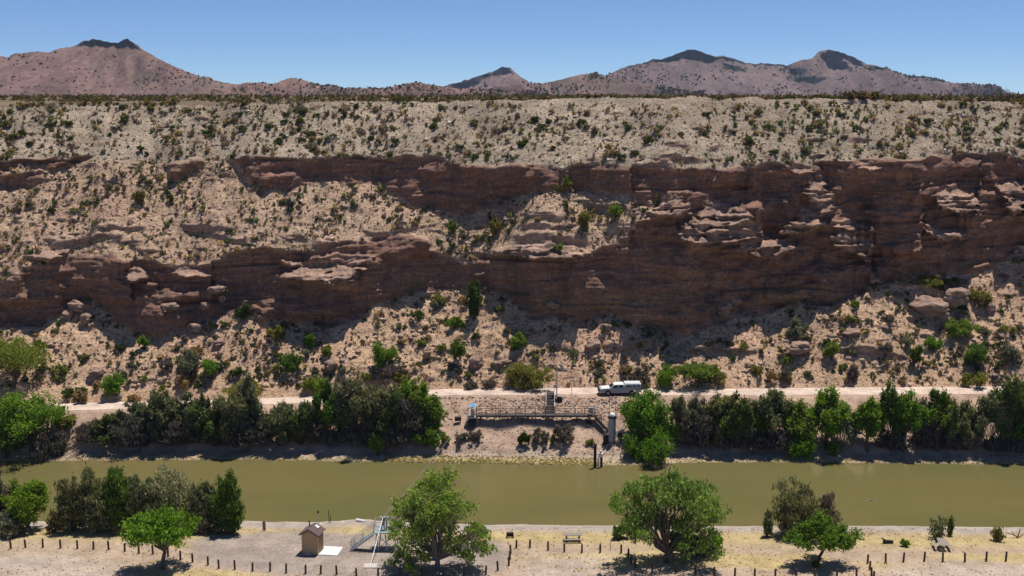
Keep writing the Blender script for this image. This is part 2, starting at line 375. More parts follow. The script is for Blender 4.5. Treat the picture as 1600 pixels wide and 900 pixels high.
# ------------------------------------------------------------ the bluff: slopes and cliff bands
rim_row = curve([(0,165),(150,164),(300,165),(400,161),(520,159),(700,159),(800,156),(900,153.5),(1100,153),(1290,153),(1320,156),(1420,157),(1550,158),(1575,162),(1600,167)])
edge = curve([(0,510),(60,512),(72,508),(100,490),(115,476),(130,470),(150,470),(165,487),(185,505),(210,520),(230,524),(250,525),(265,520),(290,510),(310,500),(345,497),(360,490),(380,490),(400,497),(415,500),(440,498),(460,505),(520,511),(540,504),(560,494),(575,480),(600,472),(620,467),(640,457),(680,456),(700,453),(730,455),(745,450),(765,452),(785,460),(800,470),(820,490),(845,500),(870,495),(905,510),(930,500),(960,497),(1000,515),(1020,525),(1040,541),(1055,548),(1075,541),(1095,525),(1120,510),(1150,495),(1160,492),(1190,495),(1210,487),(1240,475),(1250,472),(1280,480),(1310,475),(1345,460),(1370,443),(1400,440),(1430,433),(1450,430),(1490,432),(1520,430),(1540,425),(1560,415),(1575,400),(1600,378)])
dtop = [(0,440),(20,438),(30,425),(45,412),(60,417),(80,405),(110,400),(150,398),(170,394),(195,407),(215,405),(240,410),(260,415),(280,418),(310,415),(340,405),(360,395),(380,390),(400,386),(420,389),(440,393),(480,393),(500,385),(520,380),(580,378),(590,370),(620,365),(660,367),(673,377),(675,394),(690,396),(715,408),(735,416),(750,400),(800,397),(840,392),(880,398),(925,395),(940,386),(960,380),(1000,345),(1020,341),(1060,340),(1085,334),(1092,345),(1100,374),(1150,374),(1186,368),(1190,330)]
cbot = [(358,250),(385,275),(398,290),(430,296),(455,300),(470,292),(490,285),(510,283),(530,284),(545,291),(560,290),(590,287),(600,288),(612,300),(630,315),(645,325),(680,326),(710,335),(730,337),(760,325),(790,318),(812,305),(850,300),(865,295),(880,300),(905,298),(950,300),(985,305),(990,315),(1000,322),(1010,320),(1030,310),(1040,305),(1065,306),(1085,332),(1100,330),(1095,315),(1110,311),(1135,312),(1145,325),(1170,327),(1185,350),(1190,375)]
ctop = [(355,247),(400,243),(480,249),(560,243),(600,248),(640,243),(690,246),(700,255),(780,260),(800,256),(850,257),(880,263),(900,257),(990,260),(1010,258),(1080,262),(1130,263),(1180,259),(1200,252),(1260,263),(1275,255),(1300,250),(1340,252),(1380,250),(1430,252),(1440,247),(1450,243),(1500,242),(1560,240),(1600,248)]
dtop_f = curve(dtop+[(1200,255),(1260,263),(1300,250),(1440,248),(1500,242),(1600,248)])
CLIFF = [
 [(0,253),(60,247),(120,247),(145,243),(131,252),(125,258),(105,265),(95,262),(75,268),(60,257),(30,257),(0,272)],
 [(0,277),(40,272),(70,270),(73,280),(60,293),(30,296),(0,298)],
 [(262,255),(300,250),(322,250),(310,262),(285,268),(275,283),(262,275)],
 ctop+[(1600,330),(1190,375)]+cbot[::-1],
]
LEDGE = [                                     # benches and rounded noses standing proud in the cliff
 [(437,405),(460,412),(500,400),(560,397),(585,400),(587,415),(560,425),(557,440),(520,445),(480,440),(433,437),(435,430),(470,420),(440,412)],
 [(265,428),(280,420),(325,422),(325,432),(290,436)], [(193,430),(205,415),(225,420),(231,437),(200,440)], [(55,437),(75,429),(88,437)],
 [(765,390),(800,386),(860,380),(900,386),(925,394),(915,401),(860,405),(800,402),(770,398)],
 [(1058,372),(1065,352),(1075,345),(1092,340),(1098,325),(1106,313),(1132,312),(1144,322),(1168,326),(1182,346),(1186,362),(1184,374),(1130,380),(1060,378)],
 [(1000,345),(1030,318),(1040,306),(1063,307),(1085,333),(1060,338),(1020,340)],
 [(1128,390),(1165,382),(1180,374),(1200,376),(1230,373),(1240,386),(1216,400),(1180,402),(1160,394)],
 [(1213,366),(1236,350),(1250,325),(1265,320),(1285,320),(1292,336),(1290,352),(1270,364),(1230,368)],
 [(1257,296),(1268,280),(1282,262),(1290,268),(1284,292),(1298,300),(1305,330),(1290,336),(1278,318),(1262,312)],
 [(1285,352),(1297,346),(1320,342),(1345,348),(1355,356),(1320,358)],
 [(1297,366),(1330,365),(1362,370),(1362,398),(1350,410),(1330,393),(1300,386)],
 [(1463,306),(1480,287),(1500,300),(1531,305),(1531,338),(1500,337),(1463,322)],
 [(1440,356),(1455,350),(1470,358),(1490,352),(1508,360),(1510,374),(1470,375),(1450,368)],
 [(1556,290),(1575,283),(1600,285),(1600,335),(1575,332),(1562,305)],
 [(1340,258),(1355,254),(1378,262),(1375,266),(1345,265)], [(1220,260),(1240,254),(1272,262),(1268,272),(1235,270)],
 [(1357,430),(1368,424),(1372,438),(1362,444)],
 [(1000,262),(1010,255),(1045,252),(1062,258),(1040,264)],
 [(325,452),(350,447),(352,458),(335,462)], [(250,487),(262,478),(276,474),(272,486)], [(310,478),(322,472),(331,478),(322,485)],
 [(1080,378),(1105,373),(1128,379),(1128,386),(1100,388)], [(960,386),(975,384),(983,392),(965,394)],
 [(55,402),(110,386),(100,398),(70,408)], [(1352,330),(1362,326),(1366,333),(1356,335)],
]
MINI = [                                      # thin rock steps that break the soil slopes
 [(75,378),(120,372),(150,365),(182,366),(196,374),(160,373),(125,384),(80,392)], [(150,352),(170,350),(230,354),(228,359),(160,358)],
 [(283,352),(300,350),(360,352),(365,359),(310,362),(288,358)], [(330,366),(360,368),(395,374),(380,378),(335,372)],
 [(566,355),(585,362),(620,362),(660,352),(690,345),(640,363),(600,368),(575,365)], [(490,376),(540,378),(582,380),(580,388),(520,392),(490,400)],
 [(817,335),(850,330),(880,338),(888,345),(850,345),(822,342)], [(812,350),(850,348),(900,352),(890,358),(840,358),(810,356)], [(805,364),(850,364),(900,372),(925,380),(880,382),(830,376),(808,372)],
 [(905,312),(940,318),(985,322),(985,330),(930,326)], [(1036,222),(1060,221),(1082,226),(1078,232),(1050,231),(1037,229)],
 [(1020,244),(1060,241),(1105,247),(1100,253),(1060,254),(1022,250)], [(1320,214),(1345,213),(1370,218),(1340,223),(1322,221)],
 [(1260,218),(1290,214),(1293,219),(1265,222)], [(1110,230),(1130,228),(1130,235),(1112,236)],
 [(790,560),(802,553),(800,575),(790,577)], [(775,555),(790,558),(788,570),(776,568)],
 [(1055,545),(1100,540),(1180,546),(1180,553),(1100,551),(1060,552)], [(1300,545),(1350,540),(1420,555),(1420,562),(1350,556)],
 [(940,535),(1000,538),(1030,545),(1000,550),(945,545)], [(500,475),(540,470),(545,478),(510,484)],
]
pxs = np.unique(np.concatenate([np.arange(-1000, -60, 10.0), np.arange(-60, 1660.1, 1.75), np.arange(1670, 2600, 10.0)]))
NR = 340
tt = np.linspace(0, 1, NR)[:, None]
fp = fold(pxs)
r0 = road_back(np.clip(pxs, -900, 2500))+1.0; r1 = rim_row(fp)+2.4*vn(pxs/45.0, 1.5)+2.1*vn(pxs/13.0, 1.5)+0.7*vn(pxs/4.0, 8.5)
RR = r0[None]*(1-tt)+r1[None]*tt; PP = np.broadcast_to(pxs[None], RR.shape)
FPX = np.broadcast_to(fp[None], RR.shape)
wxp = FPX+6.0*vn(FPX/13, RR/7, 2.0)+5*vn(FPX/5, RR/2.2, 5.0)
wyp = RR+2.6*vn(FPX/16, RR/9, 7.0)+1.5*vn(FPX/5, RR/3.0, 11.0)
cl = np.zeros(RR.shape, bool)
for p in CLIFF: cl |= inpoly(wxp, wyp, p)
e_ = edge(wxp); d_ = dtop_f(wxp)
cs_ = curve([(0,79),(250,79),(400,77),(600,77),(740,77),(830,79),(900,80),(1000,83),(1060,87),(1110,79),(1180,77),(1350,77),(1600,77)])(wxp)
basel = e_-0.24*np.clip((cs_-79)/16, 0, 1)*np.maximum(e_-d_-8, 0)
cl |= (wyp > d_) & (wyp < basel)
cl |= (wyp > np.interp(wxp, [p[0] for p in ctop], [p[1] for p in ctop])) & (wxp > 1192) & (wyp < basel)
ld = np.zeros(RR.shape, bool)
for p in LEDGE: ld |= inpoly(wxp, wyp, p)
mi = np.zeros(RR.shape, bool)
for p in MINI: mi |= inpoly(wxp, wyp, p)
ctop_f = curve([(0,246),(130,246),(260,250),(340,249)]+ctop)
upper = 1-sstep(-2, 10, RR-ctop_f(FPX))
talus = sstep(-2, 6, RR-e_)
# small random rock steps
stepn = vn(wxp/26, wyp/3.6, 21.0)*0.7+vn(wxp/9, wyp/2.2, 25.0)*0.3
densstep = 0.62-0.14*np.exp(-((RR-d_+14)/16)**2)-0.10*(1-upper)*(1-talus)
mi |= (stepn > densstep) & ~cl
S = np.where(cl, np.where(RR > d_-6, cs_, 79.5)+5*vn(wxp/30, wyp/2.4, 44.0), 36.5)
S = np.where(~cl & (upper > 0.5), 29.0, S)
S = np.where(talus > 0.5, 37.0, S)
bed = wyp+2.0*vn(wxp/40, 3.0)+0.02*wxp
lip = vn(wxp/50, bed/2.4, 61.0)+0.4*vn(wxp/8, wyp/2.5, 62.0)
S = np.where(cl & (lip > 0.70), 38.0, S); S = np.where(cl & (lip < -0.60), 112.0, S)
ledn = 0.85*vn(wxp/60, bed/2.7, 31.0)+0.3*vn(wxp/9, bed/2.7, 32.0)
S = np.where(ld, np.where(ledn > 0.10, 118.0, 30.0), S)
S = np.where(mi & ~cl, 97.0, S)
S = S+6*fbm(FPX/60, RR/14, 3.3, 4)*(~cl)+5*vn(FPX/16, RR/5, 8.0)*(~cl)
S = blur(blur(S, 0.38, 0), 0.7, 1)
S = np.radians(S); softm = 1.0-(cl | ld)
Yv = np.zeros(RR.shape); Zv = np.zeros(RR.shape)
zr0 = road_z(np.clip(pxs, -900, 2500)); Yv[0] = (CAMZ-zr0)/tanrow(RR[0]); Zv[0] = zr0
for i in range(1, NR):
    ta = tanrow(RR[i]); cs, sn = np.cos(S[i]), np.sin(S[i])
    st = (CAMZ-Zv[i-1]-Yv[i-1]*ta)/(sn+cs*ta)
    yn_ = Yv[i-1]+st*cs
    Yv[i] = yn_; Zv[i] = CAMZ-yn_*ta
    k = np.where(softm[i] > 0.5, 0.30, 0.05); yb = blur(Yv[i], 4, 0); Yv[i] = Yv[i]*(1-k)+yb*k
    if i % 5 == 0: Yv[i] = Yv[i]*0.95+0.05*blur(Yv[i], 30, 0)
    Zv[i] = CAMZ-Yv[i]*ta
tgt = blur(Yv[-1], 80, 0)
fac = ((tgt-Yv[0])/(Yv[-1]-Yv[0]))**0.4
Yv = Yv[0]+(Yv-Yv[0])*fac[None]; Zv = CAMZ-Yv*tanrow(RR)
Xv = xat(PP, RR, Yv)
rockm = blur(blur((cl | mi | ld)*1.0, 0.7, 0), 0.8, 1)
# relief
zz = Zv+0.9*fbm(Xv/30, 0.5, 0.0, 2)-0.012*Xv
clm = blur(blur((cl & ~ld)*1.0, 1.0, 0), 1.0, 1)
ldm = blur(blur(ld*1.0, 0.6, 0), 0.7, 1)
strat = vn(Xv/12, zz/1.1, 3.0)*0.42+vn(Xv/4, zz/0.45, 5.0)*0.20+0.25*vn(Xv/1.4, zz/1.6, 15.0)
notch = -np.exp(-((zz % 5.1-2.4+0.5*vn(Xv/9, 1.0))/0.16)**2)*sstep(-0.2, 0.3, vn(Xv/12, np.floor(zz/5.1)*3.3))
butt = 1.1*fbm(Xv/9.0, zz/14.0, 2.0, 3)+0.35*fbm(Xv/2.2, zz/3.5, 6.0, 3)
def blocky(a, n=3.0): f = a*n; return (np.floor(f)+sstep(0.75, 1.0, f-np.floor(f)))/n
wob1 = 0.5*fbm(Xv/2.5, zz/2.5, 30.0, 3)
jx = Xv+1.5*vn(Xv/4, zz/3, 40.0)
blk = blocky(vn(jx/4.2, zz/1.7+wob1, 33.0), 2.5)*0.85+blocky(vn(jx/1.7, zz/0.85+wob1, 35.0), 2.5)*0.42+blocky(vn(jx/11.0, zz/4.5, 37.0), 2.5)*1.5
rugged = 0.45+0.75*sstep(-0.2, 0.4, vn(Xv/18, zz/7, 50.0))+0.4*sstep(1180, 1290, FPX)
Dm = clm*(strat*0.8+0.7*notch+rugged*blk+0.7*fbm(Xv/9.0, zz/12.0, 2.0, 3)+0.25*fbm(Xv/1.5, zz/1.5, 6.0, 3))+ldm*(0.35*blk+0.15*fbm(Xv/1.0, zz/0.6, 3.0, 3))
bul = np.zeros(RR.shape)                     # ledges and noses reach out of the face
for p in LEDGE:
    a_ = np.array(p); top_, bot_ = a_[:, 1].min(), a_[:, 1].max(); hh_ = bot_-top_
    q_ = inpoly(wxp, wyp, p); bul = np.maximum(bul, q_*(0.30+0.70*np.clip((RR-top_)/hh_, 0, 1))*np.clip(hh_*0.10, 0.6, 3.0))
bul = blur(blur(bul*(0.72+0.55*sstep(-0.15, 0.15, vn(wxp/30, bed/4.5, 71.0)+0.4*vn(wxp/7, bed/4, 72.0))), 0.4, 0), 0.6, 1)
for x0, dep, ra, rb in ((1441,3.0,246,400),(1283,2.6,262,352),(1531,1.6,250,345),(1190,2.2,320,385),(1362,2.2,352,432),(674,2.4,366,400),(1110,1.2,300,350),(890,1.0,262,300),(330,1.4,405,470),(205,1.3,405,470),(560,1.5,398,450),(985,1.2,262,300)):
    xw = FPX+3*vn(RR/7, x0*1.0)
    bul = bul+dep*np.clip(1-(x0-xw)/85.0, 0, 1)*(xw < x0)*sstep(ra-6, ra+6, RR)*(1-sstep(rb-8, rb+8, RR))*clm
soil = 1-rockm
gully = 1-np.abs(fbm(Xv/5.5, Yv/15, 5.0, 4))*2
lump = np.maximum(0, vn(Xv/1.1, Yv/1.1, 14.0)-0.35)
Dm = Dm+bul+soil*(0.7*fbm(Xv/5, Yv/5, 6.0, 4)+0.6*(gully-0.6)*talus+(0.34-0.12*talus)*fbm(Xv/0.9, Yv/1.0, 8.0, 3)+talus*lump*0.8*sstep(-0.1, 0.4, vn(Xv/9, Yv/6, 3.0)))
edgefade = np.minimum(1, tt*14)*np.minimum(1, (1-tt)*10+0.15)
Yv = Yv-Dm*edgefade; Zv = CAMZ-Yv*tanrow(RR); Xv = xat(PP, RR, Yv)
# colours
col = np.zeros(RR.shape+(3,))
q1 = fbm(Xv/7, Zv/5, 1.0, 4)[..., None]; q2 = fbm(Xv/2, Yv/2, 9.0, 3)[..., None]
soilc = np.array((0.455, 0.312, 0.212))*(1+0.18*q1+0.1*q2)
upc = np.array((0.345, 0.270, 0.198))*(1+0.32*q1+0.18*q2)
tal = np.array((0.53, 0.350, 0.225))*(1+0.10*q1)
col[:] = soilc*(1-upper[..., None])+upc*upper[..., None]
col[:] = col*(1-talus[..., None])+tal*talus[..., None]
redd = (sstep(0.1, 0.5, fbm(Xv/12, Zv/6, 12.0, 3))*(1-upper))[..., None]
col[:] = col*(1-0.35*redd)+np.array((0.50, 0.30, 0.21))*0.35*redd
rk = np.array((0.262, 0.145, 0.104))*(1+0.25*fbm(Xv/18, zz/0.8, 4.0, 3)[..., None])
och = (np.exp(-((RR-472)/26)**2)*sstep(690, 860, FPX)*0.6+sstep(0.25, 0.6, fbm(Xv/14, zz/4, 2.0, 3))*0.4)[..., None]
rk = rk*(1-och)+np.array((0.315, 0.188, 0.108))*och
lk = np.array((0.37, 0.240, 0.178))*(1+0.2*q1)
clc = blur(blur(clm, 2.0, 0), 2.5, 1)[..., None]; rmix = clc*rk+(1-clc)*lk
rm3 = rockm[..., None]; col[:] = col*(1-rm3)+rmix*rm3
BX, BY, BZ = Xv, Yv, Zv
V = np.stack([BX, BY, BZ], -1)
skirt = V[0].copy(); skirt[:, 1] -= 0.5; skirt[:, 2] -= 1.2
V2 = np.concatenate([skirt[None], V]); col2 = np.concatenate([col[:1], col]); rk2 = np.concatenate([rockm[:1], rockm])
me = raw_mesh('bluff', V2.reshape(-1, 3), grid_faces(*V2.shape[:2]), M['cliff'], False, {'col': col2.reshape(-1, 3), 'rock': np.clip(rk2, 0, 1).reshape(-1)})
tag(link('bluff', me), kind='structure')
def bluff(px, row):                           # surface point and rockiness seen at a photo position
    j = np.interp(px, pxs, np.arange(len(pxs))); j0 = int(round(float(j)))
    i = (row-RR[0, j0])/(RR[-1, j0]-RR[0, j0])*(NR-1); i0 = int(np.clip(round(float(i)), 0, NR-1))
    return V[i0, j0].copy(), rockm[i0, j0], upper[i0, j0]

# plateau behind the rim
dist = np.array([0, 0.8, 2, 4, 7, 11, 16, 24, 36, 55, 85, 130, 220, 400, 800, 1500, 2800, 4600.0])
rx, ry, rz = V[-1, :, 0], V[-1, :, 1], V[-1, :, 2]
Yp = ry[None]+dist[:, None]; Xp = rx[None]/ry[None]*Yp
rzs = blur(rz, 25, 0)
Zp = 46.75+(rz[None]-46.75)*np.exp(-(dist[:, None]/3.0))+(rzs[None]-rz[None])*0+0.10*fbm(Xp/6, Yp/6, 2.0, 3)*sstep(0, 3, dist[:, None])
Zp = np.minimum(Zp, np.maximum(rz[None]+0.0, 46.3)+0.12*dist[:, None])
pc = np.array((0.17, 0.125, 0.08))*(1+0.2*fbm(Xp/8, Yp/20, 5.0, 3)[..., None])
me = raw_mesh('plateau', np.stack([Xp, Yp, Zp], -1).reshape(-1, 3), grid_faces(*Xp.shape), M['plateau'], True, {'col': pc.reshape(-1, 3)})
tag(link('plateau', me), kind='structure')

# ------------------------------------------------------------ mountains
def mountain(name, sky_pts, Y0, slope, caps, colr, seed, px0, px1, step=2.5, capcol=(0.098, 0.096, 0.110), bumpy=1.0):
    px = np.arange(px0, px1+0.1, step); sk = curve(sky_pts)(px)+0.7*vn(px/6.0, seed)+0.45*vn(px/2.2, seed+3)
    NRm = 90; t = np.linspace(0, 1, NRm)[:, None]; r = 151.5*(1-t)+sk[None]*t; r = np.minimum(r, 151.5)
    P_ = np.broadcast_to(px[None], r.shape)
    wx_ = P_+7*vn(P_/9, r/5, seed+1)+4*vn(P_/3, r/3, seed+1.5); wy_ = r+3.2*vn(P_/8, r/5, seed+2)+2*vn(P_/3, r/3, seed+8)
    cp = np.zeros(r.shape, bool)
    for c in caps: cp |= inpoly(wx_, wy_, c)
    S_ = np.where(cp, 84.0, slope)+8*fbm(P_/40, r/22, seed+4, 4)+3*fbm(P_/18, r/14, seed+5.0, 3)
    S_ = np.radians(np.clip(blur(blur(S_, 0.7, 0), 0.7, 1), 8, 88))
    Ym = np.zeros(r.shape); Zm = np.zeros(r.shape)
    Ym[0] = Y0+60*fbm(px/120, seed*1.0, 0.0, 2); Zm[0] = CAMZ-Ym[0]*tanrow(r[0])
    for i in range(1, NRm):
        ta = tanrow(r[i]); cs, sn = np.cos(S_[i]), np.sin(S_[i])
        st = np.maximum((CAMZ-Zm[i-1]-Ym[i-1]*ta)/(sn+cs*ta), 0)
        Ym[i] = Ym[i-1]+st*cs
        Ym[i] = Ym[i]*0.97+0.03*blur(Ym[i], 4, 0); Zm[i] = CAMZ-Ym[i]*ta
    Xm = xat(P_, r, Ym)
    k = Y0/1500.0
    spur = (1-2.6*np.abs(fbm(Xm/(75*k)+0.6*fbm(Xm/(90*k), Ym/(90*k), seed, 2), Ym/(300*k), seed+9.0, 4)))
    Zm = Zm+(spur*13*k*bumpy+7*k*fbm(Xm/(25*k), Ym/(60*k), seed+1.0, 4))*t*(1-t)*3.2
    # back slope
    back = []
    for d, dz in ((60*k, 14*k), (220*k, 70*k), (600*k, 230*k)):
        back.append(np.stack([Xm[-1]*(1+d/Ym[-1]), Ym[-1]+d, Zm[-1]-dz], -1))
    Vm = np.concatenate([np.stack([Xm, Ym, Zm], -1), np.array(back)])
    cpm = blur(blur(cp*1.0, 1.0, 0), 1.0, 1)[..., None]*0.92
    n_ = fbm(Xm/(70*k), Ym/(90*k), seed+6.0, 4)[..., None]; n2_ = fbm(Xm/(12*k), Ym/(60*k), seed+7.0, 3)[..., None]
    cc = np.array(colr)*np.array((0.86, 0.87, 0.93))*(1+0.30*n_+0.28*n2_); cc = cc*(1-cpm)+np.array(capcol)*(1+0.3*n2_)*cpm
    spn = np.clip(-spur, 0, 1)[..., None]
    veg_gully_shade = 0.75*spn*(1-cpm)+sstep(0.12, 0.45, fbm(Xm/(40*k), Zm/(22*k), seed+11.0, 4))[..., None]*0.45*(1-cpm)  # scrub patches, plus shade painted into the gullies to bring out relief
    cc = cc*(1-veg_gully_shade)+np.array((0.17, 0.13, 0.10))*veg_gully_shade
    cc = np.concatenate([cc]+[cc[-1:]]*3)
    me = raw_mesh(name, Vm.reshape(-1, 3), grid_faces(*Vm.shape[:2]), M['far'], True, {'col': cc.reshape(-1, 3)})
    tag(link(name, me), kind='structure')
    return px, r, Xm, Ym, Zm
MC = (0.255, 0.155, 0.125)
mts = []
mts.append((mountain('mountain_ridge', [(-900,120),(-400,70),(-150,95),(0,87),(13,90),(22,84),(60,80),(75,82),(90,77),(115,72),(130,65),(145,61),(160,63),(175,67),(185,67),(193,62),(200,60.5),(207,66),(215,71),(225,79),(245,90),(270,103),(300,115),(330,124),(350,129),(380,133),(420,142),(460,149),(520,151)],
    1500, 23, [[(118,72),(128,64),(145,58),(160,60),(185,66),(200,56),(212,66),(222,79),(210,79),(195,75),(150,73)]], MC, 1.0, -900, 520), 1500))
mts.append((mountain('hill', [(330,150),(370,136),(400,131.5),(420,132),(435,131),(455,124.5),(470,124),(490,130),(515,135),(533,138),(545,136.5),(560,137),(590,139),(610,136),(635,130),(650,129),(665,131),(680,133),(700,136),(740,141),(800,146),(860,151)],
    1250, 19, [], (0.26, 0.155, 0.12), 2.0, 330, 860), 1250))
mts.append((mountain('mountain_peak', [(600,150),(680,137),(700,133),(720,128),(750,117),(770,112),(785,104.5),(795,106),(800,109),(815,121),(833,132),(860,140),(900,150)],
    2600, 24, [[(765,118),(772,108),(785,100),(800,105),(803,114),(790,120)],[(690,140),(720,128),(758,113),(765,118),(740,134)]], (0.22, 0.145, 0.13), 3.0, 600, 900), 2600))
mts.append((mountain('hill', [(700,151),(790,139),(833,132.5),(850,129),(880,124),(905,117),(925,113),(945,118.5),(970,125),(1010,135),(1050,143),(1100,151)],
    1900, 22, [], (0.235, 0.15, 0.125), 4.0, 700, 1100), 1900))
mts.append((mountain('mountain_ridge', [(900,140),(930,123),(945,119),(960,112),(980,103),(1010,97),(1020,92),(1032,93),(1050,87),(1075,77),(1085,77),(1100,83),(1115,88),(1130,87),(1150,93),(1165,98),(1180,100),(1190,98),(1230,102),(1250,95),(1270,90),(1280,80),(1295,78),(1315,82),(1335,90),(1355,100),(1380,105),(1400,112),(1420,118),(1440,119),(1470,125),(1500,133),(1515,133),(1540,138),(1560,142),(1600,148),(1750,140),(2000,120),(2500,145)],
    2500, 26, [[(1003,99),(1022,88),(1036,93),(1052,84),(1078,72),(1100,80),(1118,88),(1150,90),(1185,98),(1190,102),(1150,100),(1110,96),(1085,98),(1050,98),(1035,98),(1020,101)],
        [(950,120),(985,102),(1003,98),(1000,104),(970,114)],
        [(1283,82),(1295,74),(1330,84),(1352,100),(1345,107),(1320,95),(1290,92),(1281,90)], [(1295,93),(1320,98),(1333,115),(1320,112),(1300,103)],
        [(1420,124),(1425,116),(1445,116),(1475,124),(1490,134),(1470,136),(1440,130)], [(1235,122),(1252,116),(1290,118),(1290,125),(1250,126)],
        [(1192,96),(1228,100),(1228,106),(1195,104)],[(1130,104),(1160,106),(1175,116),(1140,112)],[(1355,104),(1385,106),(1410,114),(1370,112)],[(1225,108),(1250,104),(1262,112),(1235,116)]], (0.215, 0.146, 0.132), 5.0, 900, 2500), 2500))

exec_objects = True
# ------------------------------------------------------------ foliage kit
def leaves(rng, cen, rad, n, size, up=0.0, flat=1.0, shell=0.5):
    """n leaf quads spread through ellipsoid lobes; returns verts, faces"""
    cen = np.array(cen); rad = np.array(rad); vol = rad.prod(1)**0.75; k = rng.choice(len(cen), n, p=vol/vol.sum())
    d = rng.normal(size=(n, 3)); d /= np.linalg.norm(d, axis=1)[:, None]
    rr = np.abs(rng.normal(size=n))*0.42+0.45*rng.random(n)**0.5
    p = cen[k]+d*rr[:, None]*rad[k]
    a = rng.normal(size=(n, 3)); a[:, 2] += up*3*np.where(rng.random(n) < 0.9, 1, -1); a /= np.linalg.norm(a, axis=1)[:, None]
    b_ = rng.normal(size=(n, 3)); b_ -= (b_*a).sum(1)[:, None]*a; b_ /= np.linalg.norm(b_, axis=1)[:, None]
    sz = size*(0.6+0.8*rng.random(n))[:, None]; a *= sz*(1+0.9*up); b_ *= sz*0.5*flat
    V_ = np.stack([p-a*0.6-b_*0.5, p+b_*0.9, p+a*0.7-b_*0.4], 1).reshape(-1, 3)
    return V_, np.arange(n*3).reshape(n, 3)
def tube_np(pts, rad, n=5):
    pts = np.array(pts, float); m = len(pts); vs = []
    for i in range(m):
        d = pts[min(i+1, m-1)]-pts[max(i-1, 0)]; d /= np.linalg.norm(d)+1e-9
        u = np.cross(d, [0.3, 0.9, 0.1]); u /= np.linalg.norm(u)+1e-9; w_ = np.cross(d, u)
        for k in range(n):
            a = 2*math.pi*k/n; vs.append(pts[i]+(u*math.cos(a)+w_*math.sin(a))*rad[i])
    i = np.arange(m-1)[:, None]*n; k = np.arange(n)[None]; k2 = (k+1) % n
    return np.array(vs), np.stack([i+k, i+k2, i+n+k2, i+n+k], -1).reshape(-1, 4)
def join(parts):
    vs, fs, o = [], [], 0
    for v, f in parts: vs.append(v); fs.append(f+o); o += len(v)
    return np.concatenate(vs), np.concatenate(fs)
def limb(rng, a, b, r0, r1, sag=0.12, m=5):
    a = np.array(a, float); b = np.array(b, float); L_ = np.linalg.norm(b-a)
    t = np.linspace(0, 1, m)[:, None]; w_ = rng.normal(size=(m, 3))*L_*0.045; w_[0] = 0; w_[-1] = 0
    p = a+(b-a)*t+w_; p[:, 2] += np.sin(t[:, 0]*math.pi)*L_*sag
    return tube_np(p, np.linspace(r0, r1, m))
COL = dict(bright=(0.152, 0.282, 0.034), mesquite=(0.183, 0.258, 0.048), willow=(0.195, 0.288, 0.063), green=(0.104, 0.180, 0.037), dark=(0.116, 0.162, 0.055),
           tam=(0.180, 0.212, 0.108), grey=(0.185, 0.205, 0.135), pale=(0.366, 0.312, 0.196), dead=(0.150, 0.142, 0.130), dry=(0.329, 0.258, 0.132), olive=(0.226, 0.234, 0.063), creosote=(0.079, 0.118, 0.037))
